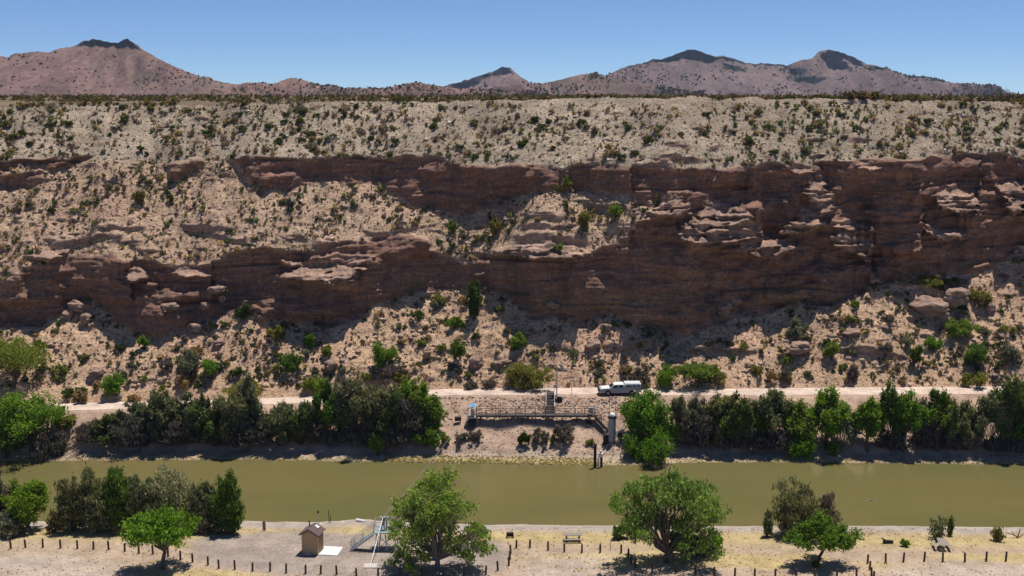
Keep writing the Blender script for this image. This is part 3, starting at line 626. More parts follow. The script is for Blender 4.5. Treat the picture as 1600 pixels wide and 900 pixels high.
def make_tree(name, cat, label, pos, w, h, kind, seed, style='round', n=None, trunk=None, group=None, leafsize=None, gap=0.25, color=None, lobes=None, bark='bark', twigs=0, bare=0.0):
    rng = np.random.default_rng(seed)
    root = empty(name, pos); tag(root, label, cat, group)
    cr = color or COL[kind]; cr = np.array(cr)*(1+rng.uniform(-0.07, 0.07, 3))
    px = scale_at(pos[1], pos[2])
    area = w*h*px*px
    n = n or int(np.clip(area*(1.3 if kind == 'dead' else 2.1), 600, 9500))
    leafsize = leafsize or 0.20
    cen, rad, wood = [], [], []
    if style == 'plume':                       # many upright feathery wands from one foot
        k = max(5, int(w/0.45)+4)
        for i in range(k):
            a = rng.random()*6.283; q = rng.random()**0.6; bx = math.cos(a)*q*w*0.40; by = math.sin(a)*q*w*0.32
            hh = h*(1-0.50*q*q*rng.random()-0.28*rng.random()); 
            if i == 0: hh = h*1.02; bx *= 0.3
            rw = w*rng.uniform(0.12, 0.20)+0.15
            for s_ in range(3):
                f = (0.30+bare, 0.58+bare*0.6, 0.86)[s_]; cen.append((bx*(0.75+0.3*f), by*(0.75+0.3*f), hh*f)); rad.append((rw*(0.9, 1.15, 0.9)[s_], rw*(0.9, 1.1, 0.9)[s_], hh*(0.19, 0.19, 0.16)[s_]))
            wood.append(limb(rng, (bx*0.3, by*0.3, -0.1), (bx, by, hh*0.85), 0.05+0.008*h, 0.012, 0.0))
            if kind in ('dead', 'grey', 'tam'):
                for q_ in range(3 if kind == 'dead' else 1):
                    e = np.array((bx, by, hh*rng.uniform(0.5, 0.95)))+rng.normal(size=3)*np.array((w*0.16, w*0.16, hh*0.06)); wood.append(limb(rng, (bx*0.5, by*0.5, 0), e, 0.045, 0.012, 0.02, 4))
        up = 0.8; shell = 0.25
    elif style == 'thick':                     # several feathery leaders, rounded uneven top, open foot
        k = max(8, int(8+w*1.8))
        for i in range(k):
            a = rng.random()*6.283; q = rng.random()**0.5; bx = math.cos(a)*q*w*0.40; by = math.sin(a)*q*w*0.3
            bz = h*rng.uniform(0.34, 0.92)*(1-0.22*q*q); r_ = rng.uniform(0.10, 0.17)
            cen.append((bx, by, bz)); rad.append((w*r_, w*r_, h*r_*1.35))
            for q_ in range(3):
                e = np.array((bx, by, bz))+rng.normal(size=3)*np.array((w*0.07, w*0.07, h*0.08)); wood.append(limb(rng, (bx*0.25, by*0.25, -0.1), e, 0.045, 0.012, 0.02))
        up = 0.5; shell = 0.3
    elif style == 'bush':
        k = max(5, int(4+w*1.2))
        for i in range(k):
            a = rng.random()*6.283; q = rng.random()**0.5; el = rng.random()
            bx = math.cos(a)*q*w*0.33; by = math.sin(a)*q*w*0.30; bz = h*(0.28+0.46*el*(1-0.45*q))
            cen.append((bx, by, bz)); r_ = rng.uniform(0.15, 0.24)
            rad.append((w*r_, w*r_, h*r_*1.25)); wood.append(limb(rng, (bx*0.15, by*0.15, -0.1), (bx, by, bz+h*0.1), 0.02+0.006*h, 0.008, 0.02))
        up = 0.3; shell = 0.45
    else:
        tr = trunk if trunk is not None else 0.28
        k = max(7, int(7+w*1.1)); pts = []
        if lobes:
            for (lx, lz, lr) in lobes:
                for q in range(2): pts.append((lx*w+rng.normal()*0.02*w, rng.uniform(-0.22, 0.22)*w, lz*h, lr*rng.uniform(0.75, 1.0)))
        else:
            for i in range(k):
                a = i*2.4+rng.random(); q = math.sqrt((i+0.5)/k); el = rng.random()
                bx = math.cos(a)*q*w*0.36; by = math.sin(a)*q*w*0.33; top = 1-0.30*q
                bz = h*(tr+0.12+(top-0.14-tr-0.12)*(el if q > 0.35 else 0.45+0.55*el)); pts.append((bx, by, bz, rng.uniform(0.12, 0.20)))
        fork = np.array([rng.normal()*0.03*w, rng.normal()*0.03*w, h*tr*0.62]); r0 = 0.035*h*0.9
        wood.append(limb(rng, (0, 0, -0.25), fork, r0*1.15, r0*0.8, 0.0, 4))
        for (bx, by, bz, lr) in pts:
            cen.append((bx, by, bz)); rad.append((w*lr*1.2, w*lr*1.15, h*lr*1.0))
            wood.append(limb(rng, fork+rng.normal(size=3)*0.03, (bx, by, bz+0.05*h), r0*0.42, 0.02, 0.06))
            for q in range(3+twigs):
                e = np.array((bx, by, bz))+rng.normal(size=3)*np.array((w*lr, w*lr, h*lr))*0.6
                wood.append(limb(rng, np.array((bx, by, bz))*0.8+fork*0.2, e, r0*0.14+0.01, 0.008, 0.03, 3))
        up = 0.15; shell = 0.5
        if style == 'willow': up = 0.6
    # sub-lobes so that crowns break into clumps
    c2, r2 = [], []
    for c, r in zip(cen, rad):
        c = np.array(c); r = np.array(r)
        for q in range(7):
            d = rng.normal(size=3); d /= np.linalg.norm(d); c2.append(c+d*r*rng.uniform(0.3, 1.0)); r2.append(r*rng.uniform(0.35, 0.75)*(1-gap*0.3))
    v, f = leaves(rng, c2, r2, n, leafsize, up, 1.0, shell)
    v[:, 2] = np.maximum(v[:, 2], -0.05)
    lv = link('crown', raw_mesh('crown', v, f, M['leaf']), root); lv.color = (*[float(c) for c in cr], 1)
    v, f = join(wood); link('trunk', raw_mesh('trunk', v, f, M[bark], True), root)
    return root
def flora_near(px, row, wpx, toprow, kind, style, label, name='tree', cat='tree', seed=None, **kw):
    p = hit(px, row); s_ = scale_at(p[1], p[2]); 
    return make_tree(name, cat, label, p-np.array([0, 0, 0.05]), wpx/s_, (row-toprow)/s_/0.95, kind, seed or int(px*7+row), style, **kw)
def flora_bluff(px, row, wpx, toprow, kind, style, label, name='bush', cat='bush', seed=None, **kw):
    p = bluff(px, row)[0]; s_ = scale_at(p[1], p[2])
    return make_tree(name, cat, label, p-np.array([0, 0, 0.15]), wpx/s_, (row-toprow)/s_/0.97, kind, seed or int(px*7+row), style, **kw)

# ---- near bank trees
L_ = flora_near
L_(45,828,78,730,'bright','round','bright green leafy tree at the left end of the near bank beside the dark tamarisks','leafy_tree',trunk=0.12)
L_(2,826,50,736,'grey','plume','grey green tamarisk cut by the left edge of the photo on the near bank','tamarisk')
L_(18,836,60,800,'grey','plume','low pale grey bush at the left edge on the near shore','shrub','bush')
L_(108,828,66,742,'tam','plume','leftmost of the dense dark tamarisks on the near bank','tamarisk')
L_(150,829,70,734,'tam','plume','tall tamarisk with brownish top in the middle of the near left thicket','tamarisk')
L_(188,829,64,730,'green','plume','dark green tamarisk with flat top behind the small bright tree','tamarisk')
L_(228,827,64,742,'tam','plume','tamarisk standing behind the left side of the small bright tree','tamarisk')
L_(275,826,86,728,'pale','plume','tamarisk with pale cream flower plumes above the small bright tree','tamarisk',color=(0.36,0.34,0.22))
L_(280,828,80,752,'tam','plume','green lower tamarisk under the cream flowering plumes','tamarisk')
L_(322,829,46,750,'tam','plume','narrow grey tamarisk between the cream plumes and the dark end tamarisk','tamarisk',bark='greybark')
L_(358,832,54,738,'green','plume','dark green upright tamarisk at the right end of the near left thicket','tamarisk')
L_(255,889,118,780,'bright','round','small bright green tree with slim trunk standing inside the left row of bollards','leafy_tree',trunk=0.42,n=9000,leafsize=0.24)
L_(683,888,160,742,'willow','round','big pale green tree with bare grey limbs showing, beside the cableway tower','cottonwood_tree',trunk=0.15,n=13500,color=(0.225,0.330,0.072),bark='greybark',twigs=6,leafsize=0.23,
   lobes=[(0.0,0.86,0.15),(-0.14,0.78,0.13),(0.15,0.74,0.14),(-0.27,0.6,0.13),(0.22,0.6,0.12),(0.04,0.62,0.12),(-0.35,0.44,0.12),(-0.18,0.40,0.12),(0.37,0.36,0.13),(0.46,0.30,0.09),(0.25,0.27,0.12),(-0.32,0.22,0.11),(-0.12,0.22,0.10),(0.14,0.40,0.11),(-0.38,0.14,0.09),(-0.25,0.10,0.08),(0.30,0.16,0.09),(-0.05,0.72,0.13),(0.05,0.5,0.12),(-0.1,0.5,0.12),(0.34,0.48,0.09)])
L_(1042,877,172,744,'willow','willow','large leaning green willow right of the picnic table on the near bank','willow_tree',trunk=0.20,n=14000,color=(0.220,0.335,0.078),twigs=4,leafsize=0.22,
   lobes=[(-0.44,0.72,0.10),(-0.33,0.78,0.12),(-0.28,0.62,0.12),(-0.20,0.88,0.10),(-0.06,0.80,0.13),(0.02,0.90,0.11),(0.12,0.84,0.12),(0.22,0.82,0.11),(0.33,0.74,0.13),(0.40,0.62,0.10),(-0.12,0.60,0.14),(0.08,0.62,0.14),(0.26,0.56,0.14),(-0.26,0.42,0.11),(0.15,0.40,0.13),(0.34,0.40,0.10),(-0.05,0.42,0.11),(-0.38,0.55,0.10),(-0.30,0.26,0.08),(0.24,0.24,0.11),(0.38,0.22,0.09),(0.10,0.22,0.10),(0.44,0.45,0.08)])
L_(971,840,36,812,'green','bush','small dark bush at the shore behind the left side of the leaning willow','shrub','bush')
L_(1085,864,66,826,'green','bush','wide green bush growing right of the willow trunk','shrub','bush',color=(0.09,0.15,0.03))
L_(1118,857,30,834,'bright','bush','round bright green bush right of the large willow','shrub','bush')
L_(1247,838,92,752,'grey','plume','grey green tamarisk on the shore behind the small round topped tree','tamarisk',color=(0.20,0.22,0.12))
L_(1292,836,40,768,'pale','plume','tamarisk with dry tan flower heads behind the right side of the small tree','tamarisk',color=(0.27,0.25,0.17))
L_(1198,838,18,797,'tam','plume','slim lone tamarisk shoot standing on the shore left of the small tree','tamarisk')
L_(1277,881,106,796,'bright','round','small round topped green tree with forked pale trunk on the dry grass','leafy_tree',trunk=0.36,color=(0.125,0.235,0.034),leafsize=0.24,n=9000)
L_(1277,886,14,876,'green','bush','low green sprouts at the foot of the small forked tree','shrub','bush')
L_(1332,851,13,838,'bright','bush','little green shrub right of the small round topped tree','shrub','bush')
L_(1414,854,13,841,'bright','bush','little bright green shrub left of the tilted picnic table','shrub','bush')
L_(1465,841,34,803,'tam','plume','thin see-through sapling behind the tilted picnic table','sapling','sapling',n=450)
L_(1485,837,10,808,'green','plume','slim dark green sapling right of the see-through sapling','sapling','sapling')
L_(1560,845,26,820,'olive','plume','yellow green sapling on the shore near the right edge','sapling','sapling',n=350)
L_(188,833,24,818,'dry','bush','rounded tan grass clump at the right foot of the left thicket','grass_clump','grass clump')
L_(320,834,26,818,'dry','bush','tan grass clump under the tamarisks near the gravel lot','grass_clump','grass clump')
L_(342,833,26,817,'dry','bush','tan grass clump at the foot of the end tamarisk','grass_clump','grass clump')
L_(85,832,30,795,'olive','plume','thin yellowish tamarisk between the bright tree and the dark thicket','tamarisk',n=600,color=(0.19,0.17,0.08))

# ---- far bank thicket
def FB(px,row,w,top,kind,style,label,name='tamarisk',cat='tree',**kw): return flora_near(px,row,w,top,kind,style,label,name,cat,**kw)
FB(48,706,118,590,'bright','round','large bright green tree at the left end of the far bank','leafy_tree',trunk=0.2,leafsize=0.28)
FB(8,714,70,640,'dark','bush','dark green bush under the large tree at the left edge of the far bank','shrub','bush')
FB(80,714,60,668,'dead','plume','grey leafless brush at the waterline under the left bright tree','brush','bush',bark='greybark')
FB(104,668,50,638,'olive','bush','light green bush on the bank beside the left bright tree','shrub','bush')
spec = [(150,700,56,648,'dead'),(178,704,64,640,'dark'),(212,708,70,640,'dead'),(215,694,66,622,'tam'),(255,704,60,606,'tam'),(283,706,66,640,'dead'),(300,700,50,608,'tam'),
 (335,706,64,612,'dark'),(322,698,24,600,'tam'),(372,706,70,600,'tam'),(388,700,50,585,'grey'),(410,706,62,640,'dead'),(440,706,66,622,'tam'),(470,705,54,630,'dark'),(487,703,34,612,'tam'),
 (515,704,52,600,'green'),(540,700,46,590,'grey'),(572,706,86,584,'tam'),(600,704,70,598,'dark'),(628,700,60,606,'dead'),(652,694,60,620,'dead'),
 (1072,702,54,604,'grey'),(1098,706,56,618,'dead'),(1122,706,56,608,'tam'),(1150,707,60,612,'dark'),(1178,708,52,618,'green'),(1205,707,62,606,'tam'),
 (1312,708,54,622,'grey'),(1385,708,52,606,'green'),(1442,708,46,620,'dead'),(1462,708,50,610,'green'),(1492,709,56,618,'tam'),
 (1548,710,66,602,'tam'),(1582,712,70,576,'dark'),(1612,712,70,590,'green')]
nm = {'dead':'grey leafless','dark':'dark olive','tam':'dull green','grey':'silvery grey green','green':'mid green'}
def place_words(px):
    marks = [(50,'the big bright left tree'),(212,'the dead left brush'),(262,'the sawtooth plumes'),(335,'the road gap'),(388,'the silvery plume'),(470,'the left thicket dip'),(575,'the tallest left tree'),(655,'the bright bank tree'),
      (1012,'the round waterline bush'),(1088,'the twin roadside bushes'),(1170,'the straight road stretch'),(1258,'the low waterline bush'),(1358,'the lone bright crown'),(1480,'the pale road opening'),(1582,'the dark right edge tree')]
    m_ = min(marks, key=lambda q: abs(q[0]-px)); d = px-m_[0]
    return (('left of ' if d < 0 else 'right of ') if abs(d) > 10 else 'below ')+m_[1]
seen = {}
for i,(px,row,w_,top,k) in enumerate(spec):
    row -= 12 if px < 700 else 9; top += 8; w_ *= 1.15
    lab = '%s tamarisk %s' % (nm[k], place_words(px))
    if lab in seen:
        lab = ('taller ' if top < seen[lab] else 'lower ')+lab
    seen[lab] = top
    FB(px,row,w_,top,k,'thick' if k != 'dead' else 'plume',lab,group='tamarisks along the far bank',bark='greybark' if k in ('dead','grey') else 'bark',leafsize=0.24,color={'dead':(0.125,0.120,0.112)}.get(k),bare=(0.22 if px > 1270 and k in ('green','tam','grey') and i % 2 else 0.0))
    if k != 'dead' and (row-top) > 70:        # dead grey skirts stand at the foot of the plumes
        FB(px+10,row+1,w_*0.9,row-40+(i*13) % 22,'dead','plume','grey dead stems under the %s' % lab,'brush','bush',bark='greybark',leafsize=0.2)
FB(642,668,62,580,'bright','round','bright green tree behind the left thicket next to the bare bank','leafy_tree',trunk=0.12,leafsize=0.26)
FB(668,678,68,578,'mesquite','round','yellow green tree at the right end of the left thicket','leafy_tree',trunk=0.12,leafsize=0.26)
FB(668,699,52,650,'bright','round','low bright green bush at the right foot of the left thicket','shrub','bush',trunk=0.08)
FB(590,712,26,668,'bright','bush','small bright sprout inside the left thicket','shrub','bush')
FB(1008,684,88,590,'bright','bush','bright green tree hiding the tail of the pickup truck','leafy_tree',trunk=0.10,leafsize=0.26)
FB(1012,722,88,657,'bright','bush','dense round green bush overhanging the water below the truck','shrub','bush',n=8000,color=(0.135,0.24,0.034))
FB(1032,700,60,640,'bright','bush','green bush behind the round bush at the waterline','shrub','bush')
FB(1258,713,64,652,'bright','bush','bright low bush at the right waterline','shrub','bush',n=5000)
FB(1300,712,26,682,'bright','bush','small bright bush right of the bright low waterline bush','shrub','bush')
FB(1290,700,76,598,'bright','round','bright green crown rising above the right thicket left of centre','leafy_tree',trunk=0.2,leafsize=0.26)
FB(1355,704,56,600,'bright','round','lone bright crown in the middle of the right thicket','leafy_tree',trunk=0.3,leafsize=0.26)
FB(1410,704,60,606,'bright','round','bright leafy crown on thin trunks right of the lone crown','leafy_tree',trunk=0.42,leafsize=0.26)
FB(1465,705,48,612,'mesquite','round','light green crown on thin trunks near the road opening','leafy_tree',trunk=0.42,leafsize=0.26)
FB(1240,700,60,610,'mesquite','round','yellow green crown behind the bright low waterline bush','leafy_tree',trunk=0.25,leafsize=0.26)
FB(1130,700,54,606,'mesquite','round','light green crown right of the grey plume below the twin bushes','leafy_tree',trunk=0.25,leafsize=0.26)
FB(1595,706,60,640,'bright','bush','bright green bush at the foot of the right edge tree','shrub','bush')
FB(819,699,26,672,'bright','bush','small round dark green bush below the catwalk','shrub','bush',color=(0.05,0.1,0.015))
FB(846,694,36,660,'dead','bush','grey dead bush left of the small sprig below the catwalk','dead_bush','bush',bark='greybark')
FB(862,695,14,672,'green','bush','little green sprig between the two grey bushes below the catwalk','shrub','bush')
FB(880,692,44,656,'dead','bush','wide grey dead bush below the stairs','dead_bush','bush',bark='greybark')
FB(742,690,28,664,'dead','bush','grey dead bush below the left end platform','dead_bush','bush',bark='greybark')
FB(722,692,32,674,'dead','bush','low grey brush left of the bush under the end platform','dead_bush','bush',bark='greybark')
FB(697,694,20,676,'olive','bush','small olive shrub at the edge of the bare bank','shrub','bush')
FB(921,695,14,682,'olive','bush','small olive shrub left of the gauge pipe','shrub','bush')
# ---- bushes above the road and on the talus
for a in [
 (22,606,104,506,'mesquite','round','large green mesquite on the talus at the left edge above the road','mesquite_tree'),
 (830,608,78,562,'olive','bush','wide yellow green bush beside the road left of the solar mast','bush'),
 (1044,604,46,564,'bright','bush','smaller left one of the twin green bushes above the road','bush'),
 (1090,604,74,556,'mesquite','round','larger right one of the twin green bushes above the road','bush'),
 (1002,604,28,560,'dead','bush','brown dry bush above the road behind the truck','bush'),
 (181,618,44,574,'bright','bush','round bright green bush above the road at left','bush'),
 (125,629,32,602,'dry','bush','tan dry bush beside the road left of the round bright bush','bush'),
 (150,608,22,592,'dry','bush','small tan bush left of the round bright bush','bush'),
 (207,628,24,612,'dry','bush','low tan bush beside the road right of the round bright bush','bush'),
 (385,622,66,586,'olive','bush','light olive bush behind the road gap in the left thicket','bush'),
 (330,592,38,552,'bright','bush','green bush on the talus left of the olive roadside bush','bush'),
 (292,588,44,534,'grey','bush','tall grey green bush up the talus above the left thicket','bush'),
 (290,604,30,580,'dry','bush','dry bush below the tall grey green bush','bush'),
 (452,582,42,545,'green','bush','dense green bush with brown foot on the talus','bush'),
 (484,546,30,514,'bright','bush','small bright bush high on the talus left of the boulder gully','bush'),
 (432,532,36,500,'olive','bush','olive bush near the foot of the lower cliff at left centre','bush'),
 (510,556,24,534,'mesquite','bush','yellow green shrub right below the small bright bush','bush'),
 (495,614,46,582,'mesquite','bush','yellow green bush above the left road stretch','bush'),
 (600,576,58,524,'bright','bush','wide bright green bush in the middle of the talus','bush'),
 (610,592,50,560,'dead','bush','dark dry brush below the wide bright bush','bush'),
 (720,558,40,520,'green','bush','round green bush on the talus above the bare bank','bush'),
 (712,513,32,490,'bright','bush','small bright bush near the top of the central talus','bush'),
 (742,498,24,436,'creosote','plume','slender dark juniper in front of the lower cliff','bush'),
 (752,478,20,458,'dark','bush','dark prickly shrub on the central talus crest','bush'),
 (683,476,28,456,'olive','bush','light green shrub on the central talus crest','bush'),
 (810,546,40,514,'mesquite','bush','olive green bush on the talus above the solar mast','bush'),
 (710,584,24,564,'dead','bush','grey bush left of the dark boulder above the road','bush'),
 (731,590,16,573,'olive','bush','round yellowish shrub beside the dark boulder above the road','bush'),
 (765,610,32,588,'dead','bush','brown leafless bush at the road edge above the catwalk','bush'),
 (735,608,28,588,'dead','bush','low brown brush at the road edge near the bare bank','bush'),
 (1300,562,38,526,'mesquite','bush','green bush with dark foot on the right talus','bush'),
 (1333,599,30,564,'dead','bush','dark dry bush right above the road','bush'),
 (1228,597,24,568,'dead','bush','dark dry bush above the road right of the twin bushes','bush'),
 (1205,597,20,570,'dry','bush','tan dry bush left neighbour of the dark dry bush','bush'),
 (1428,572,26,530,'green','bush','slim green bush below the great boulder','bush'),
 (1455,548,30,520,'bright','bush','bright green shrub below the right half of the great boulder','bush'),
 (1500,530,46,492,'mesquite','bush','wide green bush right of the great boulder','bush'),
 (1525,572,52,528,'green','bush','wide dark green bush on the right talus','bush'),
 (1577,566,38,532,'grey','bush','grey green bush near the right edge of the talus','bush'),
 (1523,608,50,578,'olive','bush','olive brush beside the road near the right edge','bush'),
 (1528,478,44,446,'olive','bush','olive bush right of the boulder pair','bush'),
 (1450,446,54,426,'olive','bush','low green growth at the foot of the right cliff','bush'),
 (1487,446,30,428,'green','bush','dark green growth above the boulder pair','bush'),
 (1245,528,40,492,'grey','bush','grey green shrub on the right fan of the talus','bush'),
 (1015,524,28,500,'grey','bush','blue green agave-like shrub in the shade under the cliff','bush'),
 (380,500,30,470,'creosote','bush','dark green shrub in front of the lower left cliff','bush'),
 (142,470,18,452,'bright','bush','small green shrub on the tip of the left talus spur','bush'),
 (225,544,24,520,'bright','bush','bright green shrub in the notch right of the left spur','bush'),
 (880,300,36,270,'mesquite','bush','round green bush in front of the upper cliff','bush'),
 (845,196,0,0,'','','',''),
 (872,395,20,374,'mesquite','bush','green shrub hanging on the ledge above the main cliff','bush'),
 (773,368,22,334,'olive','bush','tall olive shrub on the middle bench','bush'),
 (706,364,18,334,'mesquite','bush','light green shrub on the middle bench left of the tall olive one','bush'),
 (216,318,22,290,'olive','bush','olive bush on the upper left slope','bush'),
 (266,316,14,298,'creosote','bush','small dark bush on the bare patch of the left slope','bush'),
 (916,362,30,320,'olive','bush','olive bush on the grassy bench right of the round bush','bush'),
 (962,340,34,308,'mesquite','bush','yellow green bush at the right end of the grassy bench','bush'),
 (453,325,22,308,'dead','bush','silver grey bush on the middle left bench','bush'),
 (556,324,18,306,'grey','bush','silvery bush on the bench under the upper cliff','bush'),
 (1410,600,14,590,'dry','bush','tiny dry tuft beside the road at right','bush'),
]:
    if a[2] == 0: continue
    px,row,w_,top,k,stl,lab,nm_ = a
    flora_bluff(px,row,w_,top,k,stl,lab,'desert_bush' if nm_ == 'bush' else nm_,'bush' if nm_ == 'bush' else 'tree',leafsize=0.2)

rt = np.random.default_rng(1234); tk = 0; taken = []
TK = [('grey', 'grey green brush'), ('olive', 'olive bush'), ('mesquite', 'yellow green bush'), ('creosote', 'dark green bush'), ('dead', 'grey leafless bush'), ('dry', 'tan dry bush')]
TS = [(100,'near left edge'),(180,'above the round bright roadside bush'),(260,'right of the left spur'),(330,'above the sawtooth plumes'),(400,'above the road gap'),(470,'above the left thicket dip'),(560,'above the left road stretch'),(640,'beside the wide bright bush'),(720,'above the bright bank tree'),(800,'above the catwalk left half'),(900,'above the solar mast'),(1020,'above the truck'),(1180,'above the twin bushes'),(1270,'on the right fan'),(1400,'left of the great boulder'),(1500,'below the great boulder'),(1700,'near right edge')]
while tk < 64:
    px = rt.choice([rt.uniform(60, 800), rt.uniform(60, 800), rt.uniform(1180, 1595), rt.uniform(800, 1180)]); row = rt.uniform(float(edge(px))+14, float(road_back(px))-4)
    if any(abs(px-a_) < 17 and abs(row-b_) < 13 for a_, b_ in taken): continue
    if 800 < px < 1180 and rt.random() < 0.5: continue
    taken.append((px, row)); k_ = rt.choice(6, p=[.24,.22,.16,.14,.14,.10]); w_ = rt.uniform(13, 30); h_ = w_*rt.uniform(0.6, 0.95)
    where = next(t_ for x_, t_ in TS if px < x_); hl = 'high' if row < (float(edge(px))+float(road_back(px)))/2 else 'low'
    flora_bluff(px, row, w_, row-h_, TK[k_][0], 'bush', '%s %s on talus, %s' % (TK[k_][1], hl, where), 'desert_bush', 'bush', n=int(250+w_*18), leafsize=0.2, seed=5000+tk); tk += 1
# ------------------------------------------------------------ scattered slope shrubs
def shrub_proto(kind, seed, n, w=1.0, h=0.85, size=0.13, tris=False):
    rng = np.random.default_rng(seed); k = 5
    cen = [(rng.uniform(-.25,.25)*w, rng.uniform(-.25,.25)*w, h*rng.uniform(.25,.65)) for _ in range(k)]
    rad = [(w*.24, w*.24, h*.3)]*k
    v, f = leaves(rng, cen, rad, n, size, 0.5, 1.1, 0.3); v[:, 2] = np.maximum(v[:, 2], -0.03); return v, f
KIND = [('creosote', 0.30, (0.080,0.110,0.045)), ('dead', 0.28, (0.22,0.18,0.155)), ('olive', 0.22, (0.17,0.175,0.075)), ('dry', 0.20, (0.36,0.29,0.16))]
KL = {'creosote':'dark green creosote shrub','dead':'grey brown leafless shrub','olive':'olive green shrub','dry':'straw coloured dry shrub'}
KG = {'creosote':'desert_shrub','dead':'dry_shrub','olive':'desert_shrub','dry':'dry_shrub'}
rng = np.random.default_rng(77); cand = []
def zone_of(px, row):
    if row < float(ctop_f(px))-2: return 'high on upper slope' if row < (float(rim_row(px))+float(ctop_f(px)))/2 else 'low on upper slope'
    return 'on the talus' if row > float(edge(px))+4 else 'on the middle bench'
SECT = [(100,'near left edge'),(170,'under left summit'),(240,'under twin knobs'),(330,'under left flank'),(400,'beside left flank'),(530,'under first hill'),(610,'under sky gap'),(690,'under second hill'),(760,'left of dark peak'),
  (830,'under dark peak'),(900,'left of brown hump'),(960,'under brown hump'),(1040,'left of dark summit'),(1120,'under dark summit'),(1190,'under dark ridge'),(1250,'between right peaks'),(1330,'under rocky peak'),(1410,'under right shoulder'),(1500,'under low outcrop'),(1700,'near right edge')]
def sector(px): return next(t_ for x_, t_ in SECT if px < x_)
while len(cand) < 5600:
    px = rng.uniform(-200, 1800); row = rng.uniform(164, 606)
    if row < float(rim_row(fold(px)))+2 or row > float(road_back(px))-3: continue
    p, rk_, up_ = bluff(px, row)
    if rk_ > 0.25: continue
    den = 1-2*abs(float(vn((px+0.5*row)/38, row/60, 3.0)))+0.5*float(vn(px/60, row/22, 13.0))
    if rng.random() > 0.16+0.84*max(0, den): continue
    if 480 < row and 600 < px < 1300 and rng.random() < 0.35: continue
    sz = 4.0+9.5*rng.random()**2.3
    if row < 250: sz *= 1.08
    kd = rng.choice(4, p=[0.26, 0.36, 0.20, 0.18])
    cand.append((sz, px, row, kd, p))
cand.sort(key=lambda c: -c[0])
protos = {}
for i,(k, _, c) in enumerate(KIND):
    protos[k] = [raw_mesh('foliage', *shrub_proto(k, 50+i*7+j, 150 if k != 'dead' else 110, size=0.17 if k != 'dead' else 0.15), M['leaf']) for j in range(3)]
NBIG = 290
inn = [c for c in cand if 0 < c[1] < 1600][:NBIG]; ids = set(id(c) for c in inn); rest = [c for c in cand if id(c) not in ids]
for i,(sz, px, row, kd, p) in enumerate(inn):
    k = KIND[kd][0]; o = link(KG[k], protos[k][i % 3], None, p-np.array([0, 0, 0.08]))
    s_ = sz/scale_at(p[1], p[2]); o.scale = (s_*rng.uniform(.9,1.35), s_*rng.uniform(.9,1.3), s_*rng.uniform(.75,1.15)); o.rotation_euler = (0, 0, rng.uniform(0, 6.28))
    c = np.array(KIND[kd][2])*rng.uniform(0.8, 1.2); o.color = (*[float(q) for q in c], 1)
    z_ = zone_of(px, row); e_m = 'larger' if sz > cand[90][0] else 'smaller'
    lab = '%s %s %s, %s' % (e_m, KL[k], z_, sector(px)); tag(o, lab, 'shrub', lab.replace(' shrub ', ' shrubs '))
def scatter_mesh(name, items, lows, mat, label, cat, colmap):
    VS, FS, CS, o_ = [], [], [], 0
    r = np.random.default_rng(5)
    for (sz, kd, p) in items:
        v, f = lows[kd][r.integers(len(lows[kd]))]; a = r.uniform(0, 6.28); s_ = sz
        ca, sa = math.cos(a), math.sin(a); R3 = np.array([[ca, sa, 0], [-sa, ca, 0], [0, 0, 1]])
        vv = (v*np.array([s_*r.uniform(.85,1.3), s_*r.uniform(.85,1.3), s_*r.uniform(.7,1.1)]))@R3+p
        VS.append(vv); FS.append(f+o_); o_ += len(v); c = np.array(colmap[kd])*r.uniform(0.75, 1.25); CS.append(np.broadcast_to(c, (len(v), 3)))
    me = raw_mesh(name, np.concatenate(VS), np.concatenate(FS), mat, False, {'col': np.concatenate(CS)})
    return tag(link(name, me), label, cat, None, 'stuff')
lows = [[shrub_proto(k, 200+i*9+j, 15, size=0.34) for j in range(4)] for i,(k, _, c) in enumerate(KIND)]
items = [(sz/scale_at(p[1], p[2])*1.0, kd, p-np.array([0, 0, 0.05])) for (sz, px, row, kd, p) in rest]
r = np.random.default_rng(9)
for _ in range(17500):                          # tiny tufts
    px = r.uniform(-220, 1820); row = r.uniform(160, 604)
    if row < float(rim_row(fold(px)))+1 or row > float(road_back(px))-2: continue
    p, rk_, up_ = bluff(px, row)
    if rk_ > 0.4: continue
    if row > float(edge(px))+5 and r.random() < 0.6: continue
    if r.random() > 0.45+0.55*float(vn((px+0.5*row)/38, row/50, 3.0)+1)*0.6: continue
    items.append((r.uniform(1.6, 4.6)/scale_at(p[1], p[2]), r.choice(4, p=[.12,.44,.18,.26]), p-np.array([0, 0, 0.03])))
scatter_mesh('slope_brush', items, lows, M['leafa'], 'small desert brush and dry tufts dotting the slopes of the bluff', 'desert brush', [k[2] for k in KIND])
# plateau brush along the skyline
items = []
for _ in range(5600):
    j = r.integers(0, len(pxs)); d = r.random()**2.2*60
    if not -250 < pxs[j] < 1850: continue
    y_ = V[-1, j, 1]+d; p = np.array([V[-1, j, 0]/V[-1, j, 1]*y_, y_, 46.70 if d > 9 else V[-1, j, 2]-0.05])
    right = 1.5 if pxs[j] > 1280 else 1.0
    if r.random() > 0.45+0.8*float(vn(pxs[j]/50, d/14, 9.0)): continue
    right *= 1+0.4*float(vn(pxs[j]/25, 4.0))
    items.append((r.uniform(0.35, 0.85)*right*(1.6 if r.random() < .05 else 1), r.choice(4, p=[.10,.25,.35,.30]), p))
for _ in range(2600):
    j = r.integers(0, len(pxs)); d = 50+r.random()**1.5*650
    if not -250 < pxs[j] < 1850: continue
    y_ = V[-1, j, 1]+d; items.append((r.uniform(0.7, 1.5)*(1+d/700), r.choice(4, p=[.15,.30,.35,.20]), np.array([V[-1, j, 0]/V[-1, j, 1]*y_, y_, 46.66])))
